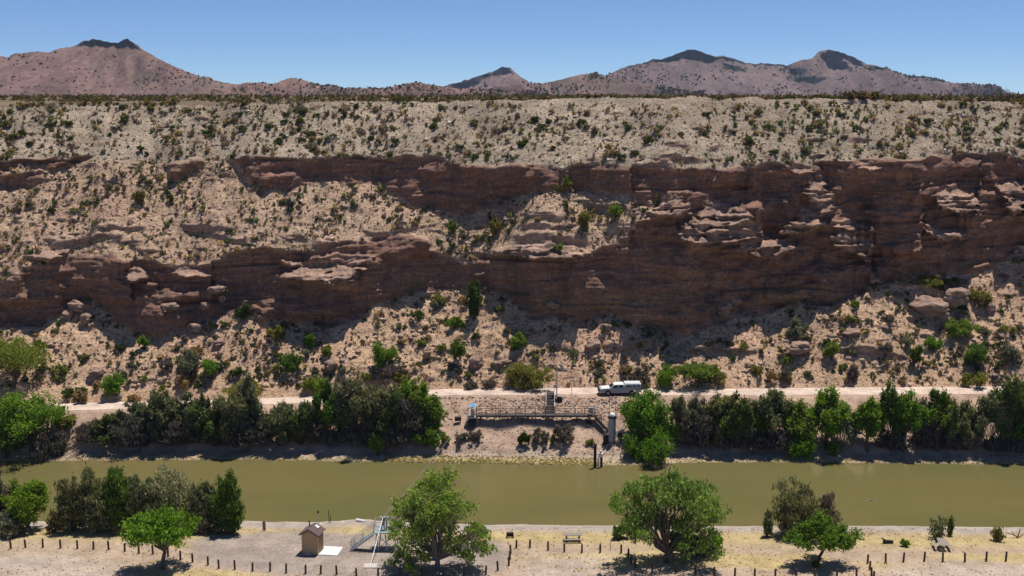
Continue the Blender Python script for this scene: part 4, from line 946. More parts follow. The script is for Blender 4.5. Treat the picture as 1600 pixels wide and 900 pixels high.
scatter_mesh('plateau_brush', items, lows, M['leafa'], 'low grass and brush forming the skyline of the plateau', 'desert brush', [(0.06,0.075,0.03),(0.13,0.10,0.08),(0.12,0.115,0.045),(0.19,0.145,0.07)])
items = []
blob = [[leaves(np.random.default_rng(i), [(0, 0, .4)], [(.4, .4, .35)], 7, 0.75, 0.2, 1.6, 0.2) for i in range(3)]]
for (mm, Yk), cnt in zip(mts, (2600, 1800, 350, 1700, 4400)):
    px_, r_m, Xm, Ym, Zm = mm
    for _ in range(cnt):
        j = r.integers(0, len(px_)); i = int(r.integers(2, 88))
        if not -60 < px_[j] < 1660: continue
        if vn(px_[j]/30.0, float(r_m[i, j])/9.0, Yk/100.0) < r.uniform(-0.5, 0.6): continue
        items.append((r.uniform(1.2, 3.0)*Yk/1700, 0, np.array([Xm[i, j], Ym[i, j], Zm[i, j]-0.2])))
scatter_mesh('mountain_shrubs', items, blob, M['leafa'], 'dark junipers dotting the distant mountains', 'distant shrubs', [(0.055, 0.06, 0.042)])
# ocotillos on the right skyline
for i,(px, top, row) in enumerate([(1217,128,154),(1335,130,157),(1345,134,158),(1322,136,157),(1330,145,158),(1478,134,158),(1492,136,158),(1524,138,159),(1538,132,159),(1545,140,159),(1560,139,160),(1572,134,161),(1583,139,162),(1590,145,163),(1402,140,157),(1040,140,154)]):
    p = bluff(px, row+2)[0]; p = p+np.array([0, 2.0, 0]); p[2] = 46.5; rg = np.random.default_rng(900+i); hh = (row-top)/scale_at(p[1], p[2])*1.02
    parts = []
    for k in range(9):
        a = rg.uniform(0, 6.28); q = rg.uniform(0.05, 0.38)*hh; e = (math.cos(a)*q, math.sin(a)*q, hh*rg.uniform(0.75, 1.0))
        parts.append(limb(rg, (0, 0, 0), e, 0.035, 0.02, -0.02, 4))
    lab = {1217:'lone ocotillo standing on the skyline left of the right hand peak',1040:'short lone ocotillo on the skyline below the central dark summit',1402:'single ocotillo on the skyline below the low dark shoulder'}.get(px)
    root = link('ocotillo', raw_mesh('ocotillo', *join(parts), M['bark']), None, p)
    if lab: tag(root, lab, 'cactus plant')
    elif px < 1400: tag(root, 'tall thin ocotillo wands clustered on the rim above the brushy ravine', 'cactus plant', 'ocotillos above the ravine')
    else: tag(root, ('tall thin ocotillo on the rim above the right cliff buttress' if px < 1500 else 'tall thin ocotillo in the dense skyline cluster near the right edge' if px < 1550 else 'ocotillo wands on the brushy rise at the right edge'), 'cactus plant', 'ocotillos %s' % ('above the buttress' if px < 1500 else 'in the skyline cluster' if px < 1550 else 'at the right edge'))

# ------------------------------------------------------------ boulders and loose stones
def rock_mesh(seed, sub=4, strat=0.0):
    import bmesh
    bm = bmesh.new(); bmesh.ops.create_icosphere(bm, subdivisions=sub, radius=0.5)
    P_ = np.array([v.co[:] for v in bm.verts]); rg = np.random.default_rng(seed)
    for _ in range(9):
        n_ = rg.normal(size=3); n_ /= np.linalg.norm(n_); d = rg.uniform(0.27, 0.42); q = P_@n_; k = q > d; P_[k] -= np.outer(q[k]-d, n_)*0.92
    P_ *= (1+0.30*fbm(P_[:, 0]*3+seed, P_[:, 1]*3, P_[:, 2]*4, 4))[:, None]
    if strat: P_[:, :2] *= (1+strat*vn(P_[:, 2]*16+seed, 0.5))[:, None]
    for v, p_ in zip(bm.verts, P_): v.co = p_
    me = bpy.data.meshes.new('boulder'); bm.to_mesh(me); bm.free(); me.materials.append(M['rock']); return me
rmes = [rock_mesh(i, 4, 0.13) for i in range(6)]
for i,(px,row,w_,h_,rot,lab) in enumerate([
 (1449,492,56,36,0.2,'great layered boulder leaning on the right talus, the larger left block'),
 (1490,478,46,34,0.9,'tilted layered boulder behind the right side of the great boulder'),
 (1474,502,24,22,1.4,'broken block below the seam between the two great boulders'),
 (126,487,30,22,0.4,'pale boulder on the tip of the left talus spur'),(107,498,18,16,1.4,'small block left below the pale spur boulder'),(134,508,22,18,2.0,'square block below the pale spur boulder'),
 (148,588,22,18,0.3,'brown boulder half hidden by brush above the left road'),(304,520,24,18,0.2,'pale flat topped boulder below the left cliff'),
 (345,540,20,12,0.7,'flat slab on the left talus'),(866,482,22,14,0.3,'boulder in the deep shade at the foot of the main cliff'),
 (1132,490,26,22,1.0,'large fallen block in the shade below the right end of the overhang'),(1150,478,18,12,0.2,'smaller block beside the large fallen block in the shade'),
 (925,548,26,22,0.8,'dark undercut boulder on the middle talus'),(947,518,16,14,0.2,'grey boulder above the dark undercut boulder'),
 (745,576,22,24,0.4,'dark boulder on the talus above the bare bank'),(666,560,16,18,1.5,'dark upright rock left of the round green bush'),
 (780,572,30,12,0.1,'flat slab right of the dark boulder above the road'),(515,580,24,18,1.2,'shadowed boulder in the gully left of the wide bright bush'),
 (1330,525,28,14,0.5,'dark ragged outcrop block on the right fan'),(1245,552,46,22,1.3,'reddish broken outcrop right of the twin bushes'),
 (1550,487,18,18,0.6,'brown rock on the right talus past the boulder pair'),(1386,515,14,8,0,'small dark rock left of the flat greenish slab'),
 (18,560,12,8,0.5,'small rock on the left talus'),(836,528,12,8,0.5,'slab edge rock on the middle talus'),(1005,535,20,10,0.2,'ledge block below the blue green shrub'),
 (338,457,26,12,0.2,'pale knob projecting from the lower left cliff, topmost of three'),(350,470,18,12,1.2,'pale knob on the lower left cliff, middle of three'),(320,482,18,12,2.2,'pale knob on the lower left cliff, lowest of three'),(262,484,26,13,0.2,'pale pointed knob on the left cliff above the spur notch')]):
    p = bluff(px, row)[0]; s_ = scale_at(p[1], p[2]); o = link('boulder', rmes[i % 6], None, p+np.array([0, 0.1, h_/s_*0.35]))
    o.scale = (w_/s_*1.15, w_/s_*0.95, h_/s_*1.2); o.rotation_euler = (0, R_(8)*math.sin(i*3), rot); tag(o, lab, 'rock')
import bmesh
def small_rock(seed):
    rg = np.random.default_rng(seed); P_ = np.array([(.5,0,0),(0,.5,0),(-.5,0,0),(0,-.5,0),(0,0,.42),(0,0,-.42)])+rg.normal(size=(6, 3))*0.12
    return P_, np.array([(0,1,4),(1,2,4),(2,3,4),(3,0,4),(1,0,5),(2,1,5),(3,2,5),(0,3,5)])
srk = [[small_rock(i) for i in range(6)]]*3
items = []
for _ in range(20000):
    px = r.uniform(-150, 1750); row = r.uniform(158, 604)
    if row < float(rim_row(fold(px)))+1 or row > float(road_back(px))-2: continue
    p, rk_, up_ = bluff(px, row)
    if rk_ > 0.6: continue
    big = r.random() < (0.03 if up_ > .5 else 0.09)
    sz = r.uniform(0.10, 0.32) if not big else r.uniform(0.4, 1.1)
    items.append((sz, 0 if up_ > .5 else (1 if r.random() < .7 else 2), p))
scatter_mesh('loose_stones', items, srk, M['stone'], 'loose stones strewn over the slopes of the bluff', 'stones', [(0.50,0.43,0.35),(0.48,0.34,0.25),(0.30,0.20,0.155)])
# riprap on the bank between catwalk and road
items = []
for _ in range(3800):
    px = r.uniform(640, 1000); row = r.uniform(619, 712)
    dens = 1.0 if row < 655 and px > 730 else 0.45
    if r.random() > dens: continue
    p = hit(px, row); sz = r.uniform(0.12, 0.42) if row < 655 else r.uniform(0.06, 0.28)
    items.append((sz, 1 if r.random() < .6 else r.choice([0, 2]), p))
for _ in range(1500):
    px = r.uniform(0, 1600); row = r.uniform(690, 724); p = hit(px, row); items.append((r.uniform(0.06, 0.25), r.choice([0, 1, 2]), p))
scatter_mesh('riprap', items, srk, M['stone'], 'broken rock facing the river bank around the catwalk', 'stones', [(0.46,0.38,0.31),(0.44,0.30,0.225),(0.27,0.185,0.145)])
# dry grass on the near bank
items = []
for _ in range(4500):
    px = r.uniform(-20, 1620); row = 826+80*r.random()**1.3
    if 300 < px < 790 and 838 < row < 893: continue
    p = hit(px, row); a = float(fbm(p[0]/5, p[1]/2.4, 0.0, 3))
    if a < r.uniform(-0.45, 0.35): continue
    items.append((r.uniform(0.08, 0.24), r.choice(2, p=[.93,.07]), p))
gl = [[shrub_proto('g', 400+j, 14, 1.3, .35, 0.4) for j in range(4)] for _ in range(2)]
scatter_mesh('dry_grass', items, gl, M['leafa'], 'straw coloured grass tufts on the near bank', 'grass', [(0.62,0.54,0.31),(0.30,0.30,0.12)])
items = []
for _ in range(1100):
    px = r.uniform(600, 940); row = float(far_row(px))-12*r.random()**1.5; p = hit(px, row); items.append((r.uniform(0.12, 0.35), r.choice(2), p))
for _ in range(1200):
    px = r.uniform(0, 1600); row = float(far_row(px))-r.uniform(0.3, 6); p = hit(px, row); items.append((r.uniform(0.12, 0.3), r.choice(2), p))
scatter_mesh('shore_grass', items, gl, M['leafa'], 'yellow green grass fringe along the far waterline', 'grass', [(0.52,0.45,0.25),(0.36,0.36,0.16)])

# ------------------------------------------------------------ bollards
TW = ['first','second','third','fourth','fifth','sixth','seventh','eighth','ninth','tenth','eleventh','twelfth','thirteenth','fourteenth']
RUNS = [('in the leftmost row before the thicket', [(17,857),(40,855.5),(67,856),(94.6,856.5),(121,857.5),(146,858.5),(170,859),(195,862),(217,865),(239,866),(262.5,870),(282,875)]),
 ('along the front of the gravel lot', [(301,878.5),(325,883),(342,888.5),(367,890),(394.6,892.7),(422,893),(447,895.6),(477.5,896.6),(501,897),(526,898),(557,901),(591,902),(625,902),(660,902)]),
 ('in the short row under the big pale tree', [(692,902),(724.5,899.5),(759,898)]),
 ('in the line at the gravel lot corner', [(778,891.7),(795,883.7),(796.7,874.4),(798,865)]),
 ('in the row before the picnic table', [(806.7,856.5),(828,856),(856.4,860),(881.6,862),(909,863.6),(937.7,863.6),(970.5,864)]),
 ('in the line bending under the willow', [(981.8,871.4),(986,881.7),(993,888)]),
 ('in the bottom edge row', [(1019,895),(1056.6,895),(1087,897.6),(1116,901),(1148,902),(1179,903),(1211,903),(1243.7,903),(1273,904),(1307,904),(1338,905)]),
 ('in the short corner line at lower right', [(1355.7,880),(1359,890),(1361.7,899.7),(1365,907)]),
 ('in the row before the tilted table', [(1383.8,879),(1411.5,877.8),(1444,876.6),(1473,877.8),(1507.7,877.8),(1541,876.6),(1571.5,876.6)])]
pb = MB(); pb.tube((0, 0, -0.3), (0, 0, 0.93), 0.105, 0.10, 10); pb.tube((0, 0, 0.93), (0, 0, 0.97), 0.10, 0.07, 10)
first = None; k_ = 0; rb = np.random.default_rng(3)
for where, pts in RUNS:
    for i, (px, row) in enumerate(pts):
        if first is None: o = pb.build('bollard', M['post']); first = o
        else: o = first.copy(); C.objects.link(o)
        o.location = [float(v) for v in hit(px, row)]; o.scale = (1, 1, float(rb.uniform(0.93, 1.07))); o.rotation_euler = (rb.normal()*0.025, rb.normal()*0.03, rb.uniform(0, 6))
        tag(o, 'brown bollard, %s %s %s' % (TW[i], 'from the front' if ('corner' in where or 'bending' in where) and 'lot' in where else 'from the left' if 'line' not in where else 'along', where), 'bollard', 'brown bollards around the parking areas')

def P3(px, row, y): return np.array([xat(px, row, y), y, CAMZ-y*tanrow(row)])
# ---- toilet hut
p = hit(487, 866.5); hut = empty('toilet_hut', (p[0], p[1]+0.75, p[2]-0.02), R_(-12)); tag(hut, 'small tan vault toilet hut with brown gabled roof on the gravel lot', 'hut')
a = MB(); a.prism([(-0.88, 0), (0.88, 0), (0.88, 2.22), (0, 2.72), (-0.88, 2.22)], 'y', -0.8, 0.8); a.build('wall', M['tan'], hut)
for sx in (-1, 1):
    a = MB(); n_ = np.array([sx*0.5, 0, 0.88]); n_ /= np.linalg.norm(n_)
    e0 = np.array([0, 0, 2.74]); e1 = np.array([sx*1.06, 0, 2.14]); th = n_*0.09
    vs = []
    for y_ in (-0.98, 0.98):
        for q in (e0, e1): vs.append((q[0], y_, q[2])); vs.append((q[0]+th[0]*(q is e1), y_, q[2]+0.10 if q is e0 else q[2]+th[2]))
    a.add(vs, [(0,1,3,2),(4,6,7,5),(0,2,6,4),(1,5,7,3),(0,4,5,1),(2,3,7,6)]); r_o = a.build('roof_slope', M['brownroof'], hut)
    if sx == 1:
        b_ = MB(); b_.box((0.40, 0.35, 2.66), (0.42, 0.42, 0.10), m=0, tilt=('Y', 0.51)); b_.build('skylight', M['white'], hut)
    else:
        b_ = MB(); b_.box((-0.25, -0.55, 2.72), (0.34, 0.16, 0.12), tilt=('Y', -0.51)); b_.build('vent_cover', M['galv'], hut)
for y_ in (-0.99, 0.99):
    a = MB(); a.prism([(-1.07, 2.07), (0, 2.66), (1.07, 2.07), (1.07, 2.17), (0, 2.76), (-1.07, 2.17)], 'y', y_-0.02, y_+0.02); a.build('fascia_board', M['brownroof'], hut)
a = MB(); a.box((0.892, 0.1, 1.05), (0.03, 0.9, 2.0)); a.build('door', simple('tan_door', (0.24,0.165,0.10), 0.7), hut)
a = MB(); a.tube((-0.55, 0.6, 2.3), (-0.55, 0.6, 3.15), 0.07); a.build('vent_pipe', M['steel'], hut)
a = MB(); a.box((0.6, 0.1, 0.02), (3.4, 2.15, 0.14), bool(0)); pad = a.build('concrete_pad', M['conc'], None, bevel=0.02); pad.location = (p[0]+0.55, p[1]+0.85, p[2]-0.0); pad.rotation_euler = (0, 0, R_(-7)); tag(pad, 'bright white concrete pad beside and under the toilet hut', 'slab')
a = MB(); q = hit(579, 885); a.box((q[0], q[1], q[2]+0.03), (1.35, 1.0, 0.16)); ap = a.build('concrete_pad', simple('dusty_concrete', (0.52, 0.47, 0.41), 0.9), None, bevel=0.02); tag(ap, 'pale concrete anchor block at the foot of the cableway backstay', 'slab')

# ---- near cableway tower
b0 = hit(598, 857); tw = empty('cableway_tower', b0); tag(tw, 'grey steel cableway tower with stairs and grated deck at the river side', 'tower')
def part(mb, name, mat, par, **k): return mb.build(name, mat, par, **k)
ZD = 1.95
for (x, y) in ((-0.55,-0.7),(1.4,-0.7),(-0.55,0.9),(1.4,0.9)):
    a = MB(); a.tube((x-0.1*(x < 0)+0.1*(x > 0), y, -0.2), (x, y, ZD), 0.06, n=6); part(a, 'leg', M['galv'], tw)
for (x0, x1, y) in ((-0.6, 1.4, -0.72), (1.4, -0.6, -0.72), (-0.6, 1.4, 0.92)):
    a = MB(); a.tube((x0, y, 0.15), (x1, y, ZD-0.1), 0.035, n=6); part(a, 'brace', M['galv'], tw)
a = MB(); a.box((0.4, 0.1, ZD+0.04), (2.4, 1.9, 0.10)); part(a, 'deck', M['deckblue'], tw)
for (x, y) in ((-0.8,-0.8),(-0.8,0.0),(-0.8,1.0),(0.0,1.0),(0.8,1.0),(1.6,1.0),(1.6,-0.8)):
    a = MB(); a.tube((x, y, ZD), (x, y, ZD+1.1), 0.03, n=6); part(a, 'rail_post', M['galv'], tw)
for zq in (ZD+0.55, ZD+1.1):
    a = MB()
    for u, v in (((-0.8,1.0),(1.6,1.0)), ((1.6,1.0),(1.6,-0.8)), ((-0.8,0.0),(-0.8,1.0))): a.tube((*u, zq), (*v, zq), 0.028, n=6)
    part(a, 'rail', M['galv'], tw)
a = MB()
for sx in (-0.35, 0.55): a.tube((sx, -0.75, 0), (0.1, 0.1, 3.55), 0.07, 0.055, 8)
a.tube((-0.25, 0.1, 3.4), (0.75, 0.1, 3.4), 0.07); part(a, 'a_frame', M['galv'], tw)
a = MB(); a.box((0.1, 0.12, 2.95), (0.30, 0.30, 0.75)); part(a, 'winch', M['black'], tw)
a = MB(); a.tube((0.45, 0.0, ZD+0.1), (0.45, 0.0, 3.5), 0.09); part(a, 'sheave_post', M['galv'], tw)
sx0, sx1 = -0.8, -3.25                       # stairs go down to the left
for y in (-0.75, 0.05):
    a = MB(); a.add([(sx0, y-.03, ZD+.05), (sx0, y-.03, ZD-.22), (sx1, y-.03, -.05), (sx1, y-.03, .22), (sx0, y+.03, ZD+.05), (sx0, y+.03, ZD-.22), (sx1, y+.03, -.05), (sx1, y+.03, .22)], [(0,1,2,3),(7,6,5,4),(0,4,5,1),(1,5,6,2),(2,6,7,3),(3,7,4,0)]); part(a, 'stair_stringer', M['galv'], tw)
for i in range(9):
    f = (i+0.6)/9.2; a = MB(); a.box((sx0+(sx1-sx0)*f, -0.35, ZD*(1-f)), (0.26, 0.76, 0.04)); part(a, 'tread', M['deckblue'], tw)
for y in (-0.75, 0.05):
    for dz in (0.6, 1.05):
        a = MB(); a.tube((sx0, y, ZD+dz), (sx1, y, dz), 0.028, n=6); part(a, 'handrail', M['galv'], tw)
    for f in (0.0, 0.5, 0.86, 1.0):
        a = MB(); a.tube((sx0+(sx1-sx0)*f, y, ZD*(1-f)), (sx0+(sx1-sx0)*f, y, ZD*(1-f)+1.05), 0.03, n=6); part(a, 'rail_post', M['galv'], tw)
top = b0+np.array([0.1, 0.1, 3.45]); anc = hit(579, 884)+np.array([0, 0, 0.1])
a = MB(); a.tube(anc, top, 0.035, n=6); st = a.build('backstay', M['galv']); tag(st, 'slanting steel backstay from tower top to the pale anchor block', 'cable')

# ---- far catwalk
q = hit(830, 660); yc = q[1]+0.2; cw = empty('catwalk', P3(838, 648, yc)); tag(cw, 'long dark steel catwalk with railings and legs along the far bank', 'walkway')
o_ = P3(838, 648, yc); xl = P3(744, 648, yc)[0]-o_[0]; xr = P3(929, 648, yc)[0]-o_[0]
a = MB(); a.box(((xl+xr)/2, 0, 0.02), (xr-xl, 1.0, 0.06)); part(a, 'deck', M['steel'], cw)
for y in (-0.52, 0.52):
    a = MB(); a.box(((xl+xr)/2, y, -0.10), (xr-xl, 0.04, 0.20)); part(a, 'girder', M['steel'], cw)
for y in (-0.5, 0.5):
    for zq in (0.4, 0.72, 1.05):
        a = MB(); a.tube((xl, y, zq), (xr, y, zq), 0.022, n=6); part(a, 'rail', M['rail'], cw)
    nP = 12
    for i in range(nP+1):
        x = xl+(xr-xl)*i/nP
        a = MB(); a.tube((x, y, -0.1), (x, y, 1.07), 0.03, n=6); part(a, 'rail_post', M['rail'], cw)
def gz(x, y): 
    j = int(np.clip(np.searchsorted(xs, x)-1, 0, len(xs)-2)); i = int(np.clip(np.searchsorted(ys, y)-1, 0, len(ys)-2)); return float(Z[i, j])
for i in range(9):
    x = xl+0.6+(xr-xl-1.2)*i/8
    for y in (-0.45, 0.45):
        zg = gz(o_[0]+x, o_[1]+y)-o_[2]
        a = MB(); a.tube((x, y, min(zg-0.2, -0.5)), (x, y, -0.3), 0.05, n=6); part(a, 'leg', M['steel'], cw)
a = MB(); xm = P3(780, 648, yc)[0]-o_[0]
for dx in (-0.14, 0.14): a.tube((xm+dx, -0.56, -0.1), (xm+dx, -0.56, 1.25), 0.045)
part(a, 'gate_frame', simple('blue_black_paint', (0.05,0.05,0.11), 0.5), cw)
a = MB(); xb = P3(923, 643, yc)[0]-o_[0]; a.box((xb, -0.2, 0.75), (0.62, 0.4, 0.75)); part(a, 'instrument_box', M['pipe'], cw, bevel=0.02)
a = MB(); xb = P3(920, 659, yc)[0]-o_[0]; a.box((xb, -0.2, -1.05), (0.75, 0.5, 0.8)); a.tube((xb, -0.2, -0.7), (xb, -0.2, -0.3), 0.05); part(a, 'hanging_box', M['black'], cw)
# left end cableway platform
pe = P3(738, 650, yc); pl = empty('end_platform', pe); tag(pl, 'small far side cableway platform under a blue and white canopy', 'platform')
a = MB(); a.box((0, 0, -0.05), (1.35, 1.3, 0.1)); part(a, 'deck', M['galv'], pl)
for (x, y) in ((-0.6,-0.55),(0.6,-0.55),(-0.6,0.55),(0.6,0.55)):
    zg = gz(pe[0]+x, pe[1]+y)-pe[2]
    a = MB(); a.tube((x*1.35, y, min(zg-0.3, -0.8)), (x, y, 0), 0.05, n=6); part(a, 'leg', M['galv'], pl)
    a = MB(); a.tube((x, y, 0), (x, y, 1.15), 0.03, n=6); part(a, 'rail_post', M['galv'], pl)
a = MB()
for (u, v) in (((-0.6,-0.55),(0.6,-0.55)), ((-0.6,-0.55),(-0.6,0.55)), ((-0.6,0.55),(0.6,0.55))):
    for zq in (0.6, 1.1): a.tube((*u, zq), (*v, zq), 0.025, n=6)
part(a, 'rail', M['galv'], pl)
a = MB(); a.box((0.05, 0, 0.5), (0.5, 0.5, 0.95)); part(a, 'winch_cabinet', M['pvc'], pl, bevel=0.02)
a = MB(); a.tube((0.05, 0, 0.9), (0.05, 0, 1.5), 0.03)
for i in range(7):
    t0, t1 = i*math.pi/3.5/2, (i+1)*math.pi/3.5/2
a.add([(-0.42+0.1, -0.42, 1.45), (0.55, -0.42, 1.45), (0.55, 0.45, 1.5), (-0.32, 0.45, 1.5), (0.12, 0, 1.95)], [(0,1,4),(1,2,4),(2,3,4),(3,0,4),(3,2,1,0)]); part(a, 'canopy', M['bluecap'], pl)
a = MB(); a.add([(-0.72, -0.3, 1.15), (-0.34, -0.44, 1.42), (-0.34, 0.4, 1.46), (-0.72, 0.3, 1.2), (-0.30, 0, 1.9)], [(0,1,4),(1,2,4),(2,3,4),(3,0,4),(3,2,1,0)]); part(a, 'canopy_flap', M['white'], pl)
a = MB(); a.add([(-0.5, -0.62, -0.15), (0.6, -0.62, -0.15), (0.25, -1.3, -1.75), (-0.85, -1.3, -1.75), (-0.5, -0.56, -0.15), (0.6, -0.56, -0.15), (0.25, -1.24, -1.75), (-0.85, -1.24, -1.75)], [(0,1,2,3),(7,6,5,4),(0,4,5,1),(1,5,6,2),(2,6,7,3),(3,7,4,0)]); part(a, 'shade_panel', M['black'], pl)  # black slanted sheet added to stand in for the shade under the platform
a = MB(); a.box((-2.0, 0.2, -0.45), (0.9, 0.5, 0.55)); part(a, 'counterweight', M['post'], pl)
# main cable across the river
e1 = pe+np.array([0, 0, 1.3]); pts = []
for i in range(25):
    f = i/24; q = top*(1-f)+e1*f; q = q.copy(); q[2] -= 0.9*4*f*(1-f)*0.5; pts.append(q)
v, f = tube_np(pts, [0.022]*25, 5); cb = link('cable', raw_mesh('cable', v, f, M['galv'])); tag(cb, 'thin cable spanning the river between the two cableway platforms', 'cable')
# stairs up to the road
s0 = P3(859.5, 647, yc+0.5); s1 = hit(860, 615.0)+np.array([0, 0, 0.12])
viol = max(gz(*(s0+(s1-s0)*f_)[:2])-(s0+(s1-s0)*f_)[2] for f_ in np.linspace(0.1, 0.9, 9)); s1[2] += max(0, viol+0.12)*0.9; s0[2] += max(0, viol+0.05)*0.6
up = empty('bank_stairs', s0); tag(up, 'dark steel stairs climbing from the catwalk to the road', 'stairs')
d = s1-s0
for sx in (-0.58, 0.58):
    a = MB(); a.add([(sx-.03, 0, -.2), (sx-.03, 0, .12), (d[0]+sx-.03, d[1], d[2]+.12), (d[0]+sx-.03, d[1], d[2]-.2), (sx+.03, 0, -.2), (sx+.03, 0, .12), (d[0]+sx+.03, d[1], d[2]+.12), (d[0]+sx+.03, d[1], d[2]-.2)], [(0,1,2,3),(7,6,5,4),(0,4,5,1),(1,5,6,2),(2,6,7,3),(3,7,4,0)]); part(a, 'stair_stringer', M['steel'], up)
    a = MB(); a.tube((sx, 0, 1.0), (d[0]+sx, d[1], d[2]+1.0), 0.035, n=6); part(a, 'handrail', M['galv'], up)
    for f_ in (0, 0.33, 0.67, 1):
        a = MB(); a.tube((d[0]*f_+sx, d[1]*f_, d[2]*f_), (d[0]*f_+sx, d[1]*f_, d[2]*f_+1.0), 0.03, n=6); part(a, 'rail_post', M['rail'], up)
for i in range(14):
    f_ = (i+0.5)/14; a = MB(); a.box((d[0]*f_, d[1]*f_, d[2]*f_), (1.12, 0.24, 0.13)); part(a, 'tread', M['steel'], up)
# stairs down to the gauge
t0 = P3(929, 649, yc); t1 = P3(950, 672, hit(950, 677)[1]-0.3); dn = empty('gauge_stairs', t0); tag(dn, 'short steel stairs dropping from the catwalk to the gauge pipe', 'stairs'); d = t1-t0
for sy in (-0.45, 0.45):
    a = MB(); a.add([(0, sy-.03, .1), (0, sy-.03, -.45), (d[0], d[1]+sy-.03, d[2]-.35), (d[0], d[1]+sy-.03, d[2]+.1), (0, sy+.03, .1), (0, sy+.03, -.45), (d[0], d[1]+sy+.03, d[2]-.35), (d[0], d[1]+sy+.03, d[2]+.1)], [(0,1,2,3),(7,6,5,4),(0,4,5,1),(1,5,6,2),(2,6,7,3),(3,7,4,0)]); part(a, 'stair_stringer', M['steel'], dn)
    for zq in (0.55, 1.05):
        a = MB(); a.tube((0, sy, zq), (d[0], d[1]+sy, d[2]+zq), 0.028, n=6); part(a, 'handrail', M['rail'], dn)
    for f_ in (0, 0.5, 1):
        a = MB(); a.tube((d[0]*f_, d[1]*f_+sy, d[2]*f_), (d[0]*f_, d[1]*f_+sy, d[2]*f_+1.05), 0.03, n=6); part(a, 'rail_post', M['rail'], dn)
for i in range(9):
    f_ = (i+0.5)/9; a = MB(); a.box((d[0]*f_, d[1]*f_, d[2]*f_-0.05), (0.26, 0.88, 0.04)); part(a, 'tread', M['steel'], dn)
a = MB(); a.tube((d[0]-0.4, d[1]-0.45, d[2]-2.0), (d[0]-0.4, d[1]-0.45, d[2]+0.2), 0.05); part(a, 'leg', M['white'], dn)
a = MB(); a.tube((d[0]*0.2, -0.5, d[2]*0.2-1.6), (d[0]-0.3, d[1]-0.5, d[2]-0.75), 0.05); part(a, 'brace', M['galv'], dn)
# gauge pipe
g0 = hit(956, 693); gp = empty('gauge_pipe', g0); tag(gp, 'tall grey stilling well pipe with white domed cap on the far bank', 'pipe')
hp = (693-650)/scale_at(g0[1], g0[2])/0.955
a = MB(); a.tube((0, 0, -0.3), (0, 0, hp), 0.50, n=20); part(a, 'pipe_shell', M['pipe'], gp, smooth=False)
a = MB(); a.tube((0, 0, hp-0.35), (0, 0, hp+0.05), 0.55, n=20); a.tube((0, 0, 0.2), (0, 0, 0.35), 0.54, n=20); part(a, 'collar', M['steel'], gp)
a = MB(); a.tube((0, 0, hp+0.05), (0, 0, hp+0.28), 0.44, 0.36, 20); a.tube((0, 0, hp+0.28), (0, 0, hp+0.45), 0.36, 0.12, 20); part(a, 'cap', M['white'], gp)
a = MB(); a.box((0.6, -0.2, 1.6), (0.22, 0.22, 0.5)); part(a, 'meter_box', M['white'], gp)
a = MB(); a.box((1.1, 0, 1.2), (0.6, 0.4, 0.6)); a.tube((1.2, 0, -0.3), (1.2, 0, 1.2), 0.06); part(a, 'valve_box', M['black'], gp)
a = MB(); a.box((-0.75, 0.1, 0.55), (0.8, 0.6, 1.3)); part(a, 'base_shade_block', M['black'], gp)  # black block added in place of the shadow at the pipe's left foot
for dx, hz in ((-0.35, hp+3.2), (0.52, hp+2.7)):
    a = MB(); a.tube((dx, 0.6, 0), (dx, 0.6, hz), 0.035, n=6); part(a, 'guide_pole', M['rail'], gp)
def hose(pts, name, lab, mat, r0):
    P_ = [hit(*q_)+np.array([0, 0, 0.10+0.12*(i % 2)]) for i, q_ in enumerate(pts)]; P_ = np.array(P_); t = np.linspace(0, len(P_)-1, 22); c_ = np.stack([np.interp(t, np.arange(len(P_)), P_[:, k]) for k in range(3)], 1); c_[1:-1] = (c_[:-2]+2*c_[1:-1]+c_[2:])/4
    v, f = tube_np(c_, [r0]*22, 6); tag(link(name, raw_mesh(name, v, f, mat, True)), lab, 'conduit')
hose([(951,692),(949,698),(946,705),(942,711),(938,717)], 'conduit', 'pale curved conduit from gauge pipe down to the post instrument', M['pvc'], 0.09)
hose([(960,694),(958,701),(959,707),(956,715),(955,724)], 'conduit', 'darker conduit running straight down the bank right of the pale one', simple('worn_conduit', (0.30,0.22,0.17), 0.7), 0.08)
# staff post in the water
w0 = P3(929.5, 730.5, 0) if False else None
yw = (CAMZ+0.0)/tanrow(730.5); sp = empty('mooring_post', (xat(929.5, 730.5, yw), yw, 0)); tag(sp, 'thick dark steel pile with white instrument standing in the water', 'post')
a = MB(); a.tube((0, 0, -0.8), (0, 0, 3.1), 0.19, n=12); part(a, 'pile', M['black'], sp)
a = MB(); a.tube((0, 0, 3.1), (0, 0, 3.25), 0.26, n=12); part(a, 'cap', M['steel'], sp)
a = MB(); a.box((0.68, 0.1, 1.65), (0.5, 0.4, 0.55)); a.box((0.72, 0.1, 2.1), (0.25, 0.25, 0.4)); part(a, 'instrument', M['white'], sp, bevel=0.02)
a = MB(); a.tube((0.45, 0.1, -0.5), (0.45, 0.1, 1.5), 0.07); part(a, 'support_pipe', M['white'], sp)
a = MB(); a.tube((0.85, 0.1, -0.5), (0.85, 0.1, 1.5), 0.15); part(a, 'float_tube', M['black'], sp)
